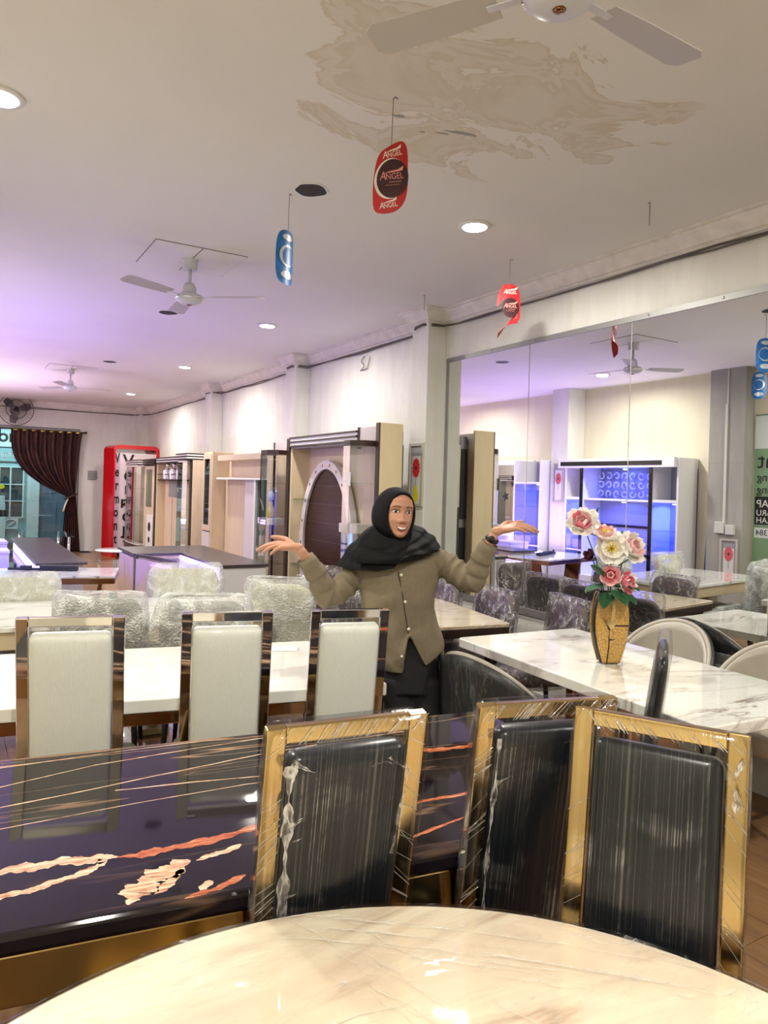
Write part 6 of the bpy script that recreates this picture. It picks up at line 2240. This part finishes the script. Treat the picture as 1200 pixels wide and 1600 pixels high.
b = MB().grid(vase_shell(1.0, .030), 48, 24, cu=True)
b.f.append(tuple(i * 24 for i in range(48)))
b.build('body', 'vase_side', vs_, smooth=True)
for sy in (-1, 1):
    def face_fn(u, v, sy=sy):
        z = .004 + .344 * v
        w = vase_w(z) * .965
        return (w * (2 * u - 1), sy * (.0315 + .006 * (1 - (2 * u - 1) ** 4)) , z)
    MB().grid(face_fn, 24, 24).build('crackle_face', 'vase_crackle', vs_, smooth=True, solid=.004)
MB().box(-.01, .082, -.0405, -.037, .185, .192).build('bark_band', 'vase_side', vs_)
for k, (x0, z0, x1, z1) in enumerate(((-.028, .0, -.018, .17), (-.018, .17, -.032, .215), (-.018, .12, .012, .122), (-.02, .17, -.052, .225))):
    MB().tube([(x0, -.0405, z0), ((x0 + x1) / 2 + .004, -.0425, (z0 + z1) / 2), (x1, -.0405, z1)], [.003, .0025, .0015], 6).build('twig', 'vase_side', vs_, smooth=True)
pbr('dry_grass', srgb(206, 178, 120), .7)
mb = MB()
for k in range(14):
    a = -1.3 + 2.6 * k / 13
    mb.tube([(-.01, -.043, .17), (-.01 + .03 * sin(a), -.047, .19 + .035 * cos(a * .8))], [.002, .0008], 5)
mb.build('dried_tuft', 'dry_grass', vs_)
MB().tube([(-.01, -.042, .2), (.0, -.045, .27), (-.012, -.042, .345)], [.006, .009, .012], 8).build('dried_stalk', 'dry_grass', vs_, smooth=True)

pbr('petal_white', srgb(236, 232, 226), .55)
pbr('petal_pink', srgb(232, 128, 146), .55)
pbr('petal_blush', srgb(238, 186, 188), .55)
pbr('petal_wine', srgb(74, 16, 40), .55)
pbr('stamen_yellow', srgb(222, 196, 60), .6)
pbr('leaf_green', srgb(36, 84, 48), .45)
pbr('leaf_green_light', srgb(92, 138, 70), .45)
FR_ = Matrix.Rotation(radians(-31), 4, 'Z')


def petal_mesh(l, w, cup, ruffle=.12):
    def fn(u, v):
        x = (2 * u - 1)
        ww = w * (sin(pi * min(1, .12 + v * .80)) ** .7)
        return (x * ww, l * v * cos(cup * v), l * v * sin(cup * v) + .25 * w * x * x + ruffle * l * v * .12 * sin(x * 9 + v * 3))
    return MB().grid(fn, 7, 6)


def leaf_mb(l, w):
    def fn(u, v):
        x = 2 * u - 1
        ww = w * sin(pi * (.04 + .92 * v)) ** .8 * (1 - .3 * v)
        return (x * ww, l * v, .25 * l * v * (1 - v) + .2 * w * abs(x))
    return MB().grid(fn, 5, 9)


BASE = Vector((VX, VY, .761 + .33))


def flower(label, pos, aim, r, cols, eye=None, leaves=(), layers=((6, .55, 1.0), (6, 1.0, .8), (5, 1.35, .55)), stem=True):
    """pos: head centre relative to the vase, x across and z up as seen, y away"""
    r *= 1.22
    p = Vector((VX, VY, 0)) + FR_ @ Vector((pos[0], pos[1], 0)) + Vector((0, 0, pos[2]))
    t = thing('flower', label, 'flower', tuple(p), 0, 'artificial flowers in the golden vase')
    d = (FR_ @ Vector(aim)).normalized()
    q = d.to_track_quat('Z', 'Y').to_matrix().to_4x4()
    for li, (n_, cup, k) in enumerate(layers):
        for i in range(n_):
            a = 2 * pi * (i + .5 * (li % 2)) / n_ + .2 * li
            mat = q @ Matrix.Rotation(a, 4, 'Z') @ Matrix.Translation((0, .004, .004 * li))
            pm = petal_mesh(r * k * rnd.uniform(.92, 1.08), r * k * .48, cup)
            pm.v = [tuple(mat @ Vector(x)) for x in pm.v]
            pm.build('petal', cols[(li + (1 if i % 3 == 0 and len(cols) > 2 else 0)) % len(cols)], t, smooth=True, solid=.0012)
    if eye:
        e = MB()
        for k in range(9):
            a = 2 * pi * k / 9
            e.tube([q @ Vector((0, 0, 0)), q @ Vector((.3 * r * cos(a), .3 * r * sin(a), .5 * r))], [.002, .004], 5)
        e.build('stamen', eye, t, smooth=True)
    if stem:
        b0 = BASE + (FR_ @ Vector((pos[0] * .25, pos[1] * .2, 0))) - p
        mid = b0 * .5 + (FR_ @ Vector((-pos[0] * .12, 0, .0)))
        MB().tube([q @ Vector((0, 0, -.002)), mid, b0], [.003, .003, .003], 6).build('stem', 'leaf_green', t, smooth=True)
    for (lp, la, ll, lw, lc) in leaves:
        o_ = Vector((0, 0, 0)) + FR_ @ Vector((lp[0] - pos[0], lp[1] - pos[1], 0)) + Vector((0, 0, lp[2] - pos[2]))
        qa = (FR_ @ Vector(la)).normalized().to_track_quat('Y', 'Z').to_matrix().to_4x4()
        mm = leaf_mb(ll, lw)
        mm.v = [tuple(o_ + qa @ Vector(x)) for x in mm.v]
        mm.build('leaf', lc, t, smooth=True, solid=.001)
    return t


def V(px, py, dy=0.):
    """flower head position relative to the vase foot, from 3.6 m away"""
    return ((px - 950) * .00319 + dy * .0, dy, .761 + (1035 - py) * .00319 - (px - 950) * .0001)


G1, G2 = 'leaf_green', 'leaf_green_light'
flower('pink peony with white skirt, highest flower in the vase', V(904, 822), (-.35, -.8, .45), .065, ('petal_white', 'petal_white', 'petal_pink'), None,
       ((V(908, 836), (.8, -.3, -.3), .09, .022, G1), (V(922, 815), (.2, -.3, .9), .07, .012, G1)), layers=((7, .35, 1.05), (6, .9, .9), (5, 1.3, .7)))
flower('pink white flower with yellow heart in the middle of the bouquet', V(938, 838, -.01), (.0, -.5, .85), .055, ('petal_white', 'petal_blush', 'petal_pink'), 'stamen_yellow', layers=((7, .3, 1.0), (5, .9, .7)))
flower('large white flower facing the viewer, yellow green heart', V(945, 858, -.04), (-.1, -.85, .25), .070, ('petal_white',), 'stamen_yellow', layers=((7, .25, 1.0), (6, .7, .75)))
flower('large white peony on the mirror side of the bouquet', V(974, 856, -.01), (.45, -.7, .4), .074, ('petal_white', 'petal_white', 'petal_blush'), None, ((V(966, 842), (-.1, -.2, 1.), .05, .006, G2),), layers=((7, .3, 1.0), (6, .8, .85), (6, 1.2, .6)))
flower('small wine red bud behind the white flowers', V(920, 872, .03), (-.6, -.5, .3), .028, ('petal_wine',), None, layers=((5, .6, 1.0), (4, 1.1, .8)))
flower('pink and white flower low in the bouquet, next to the leaves', V(946, 899, -.04), (-.3, -.85, .2), .045, ('petal_blush', 'petal_pink'), None,
       ((V(935, 905, -.03), (-.55, -.3, .5), .11, .042, G1), (V(936, 915, -.04), (-.8, -.4, -.25), .12, .045, G1), (V(950, 920, -.045), (.15, -.6, -.35), .13, .05, G1), (V(955, 915, -.04), (.75, -.4, -.1), .11, .042, G1), (V(930, 900, -.02), (-.35, -.2, .8), .06, .022, G2)))
flower('pink peony with white outer petals, lowest in the bouquet', V(966, 908, -.04), (.45, -.8, .1), .052, ('petal_white', 'petal_pink', 'petal_pink'), None,
       ((V(962, 885, 0), (.75, -.2, .45), .095, .028, G1), (V(960, 882, 0), (.1, -.2, .9), .08, .022, G1), (V(945, 925, -.045), (-.4, -.6, -.5), .12, .046, G1), (V(958, 922, -.045), (.5, -.6, -.45), .11, .046, G1)))
gr = thing('dry_spray', 'thin dry green sprig sticking out of the bouquet', 'sprig', (VX, VY, .761 + .33), 0)
for k in range(6):
    a = radians(15 + 12 * k)
    p = FR_ @ Vector((.17 * cos(a * .6), -.02, 0))
    MB().tube([(0, 0, 0), tuple(p * .6 + Vector((0, 0, .05 + .004 * k))), tuple(p + Vector((0, 0, .02 + .018 * k)))], [.0012, .001, .0005], 5).build('sprig', G2, gr, smooth=True)
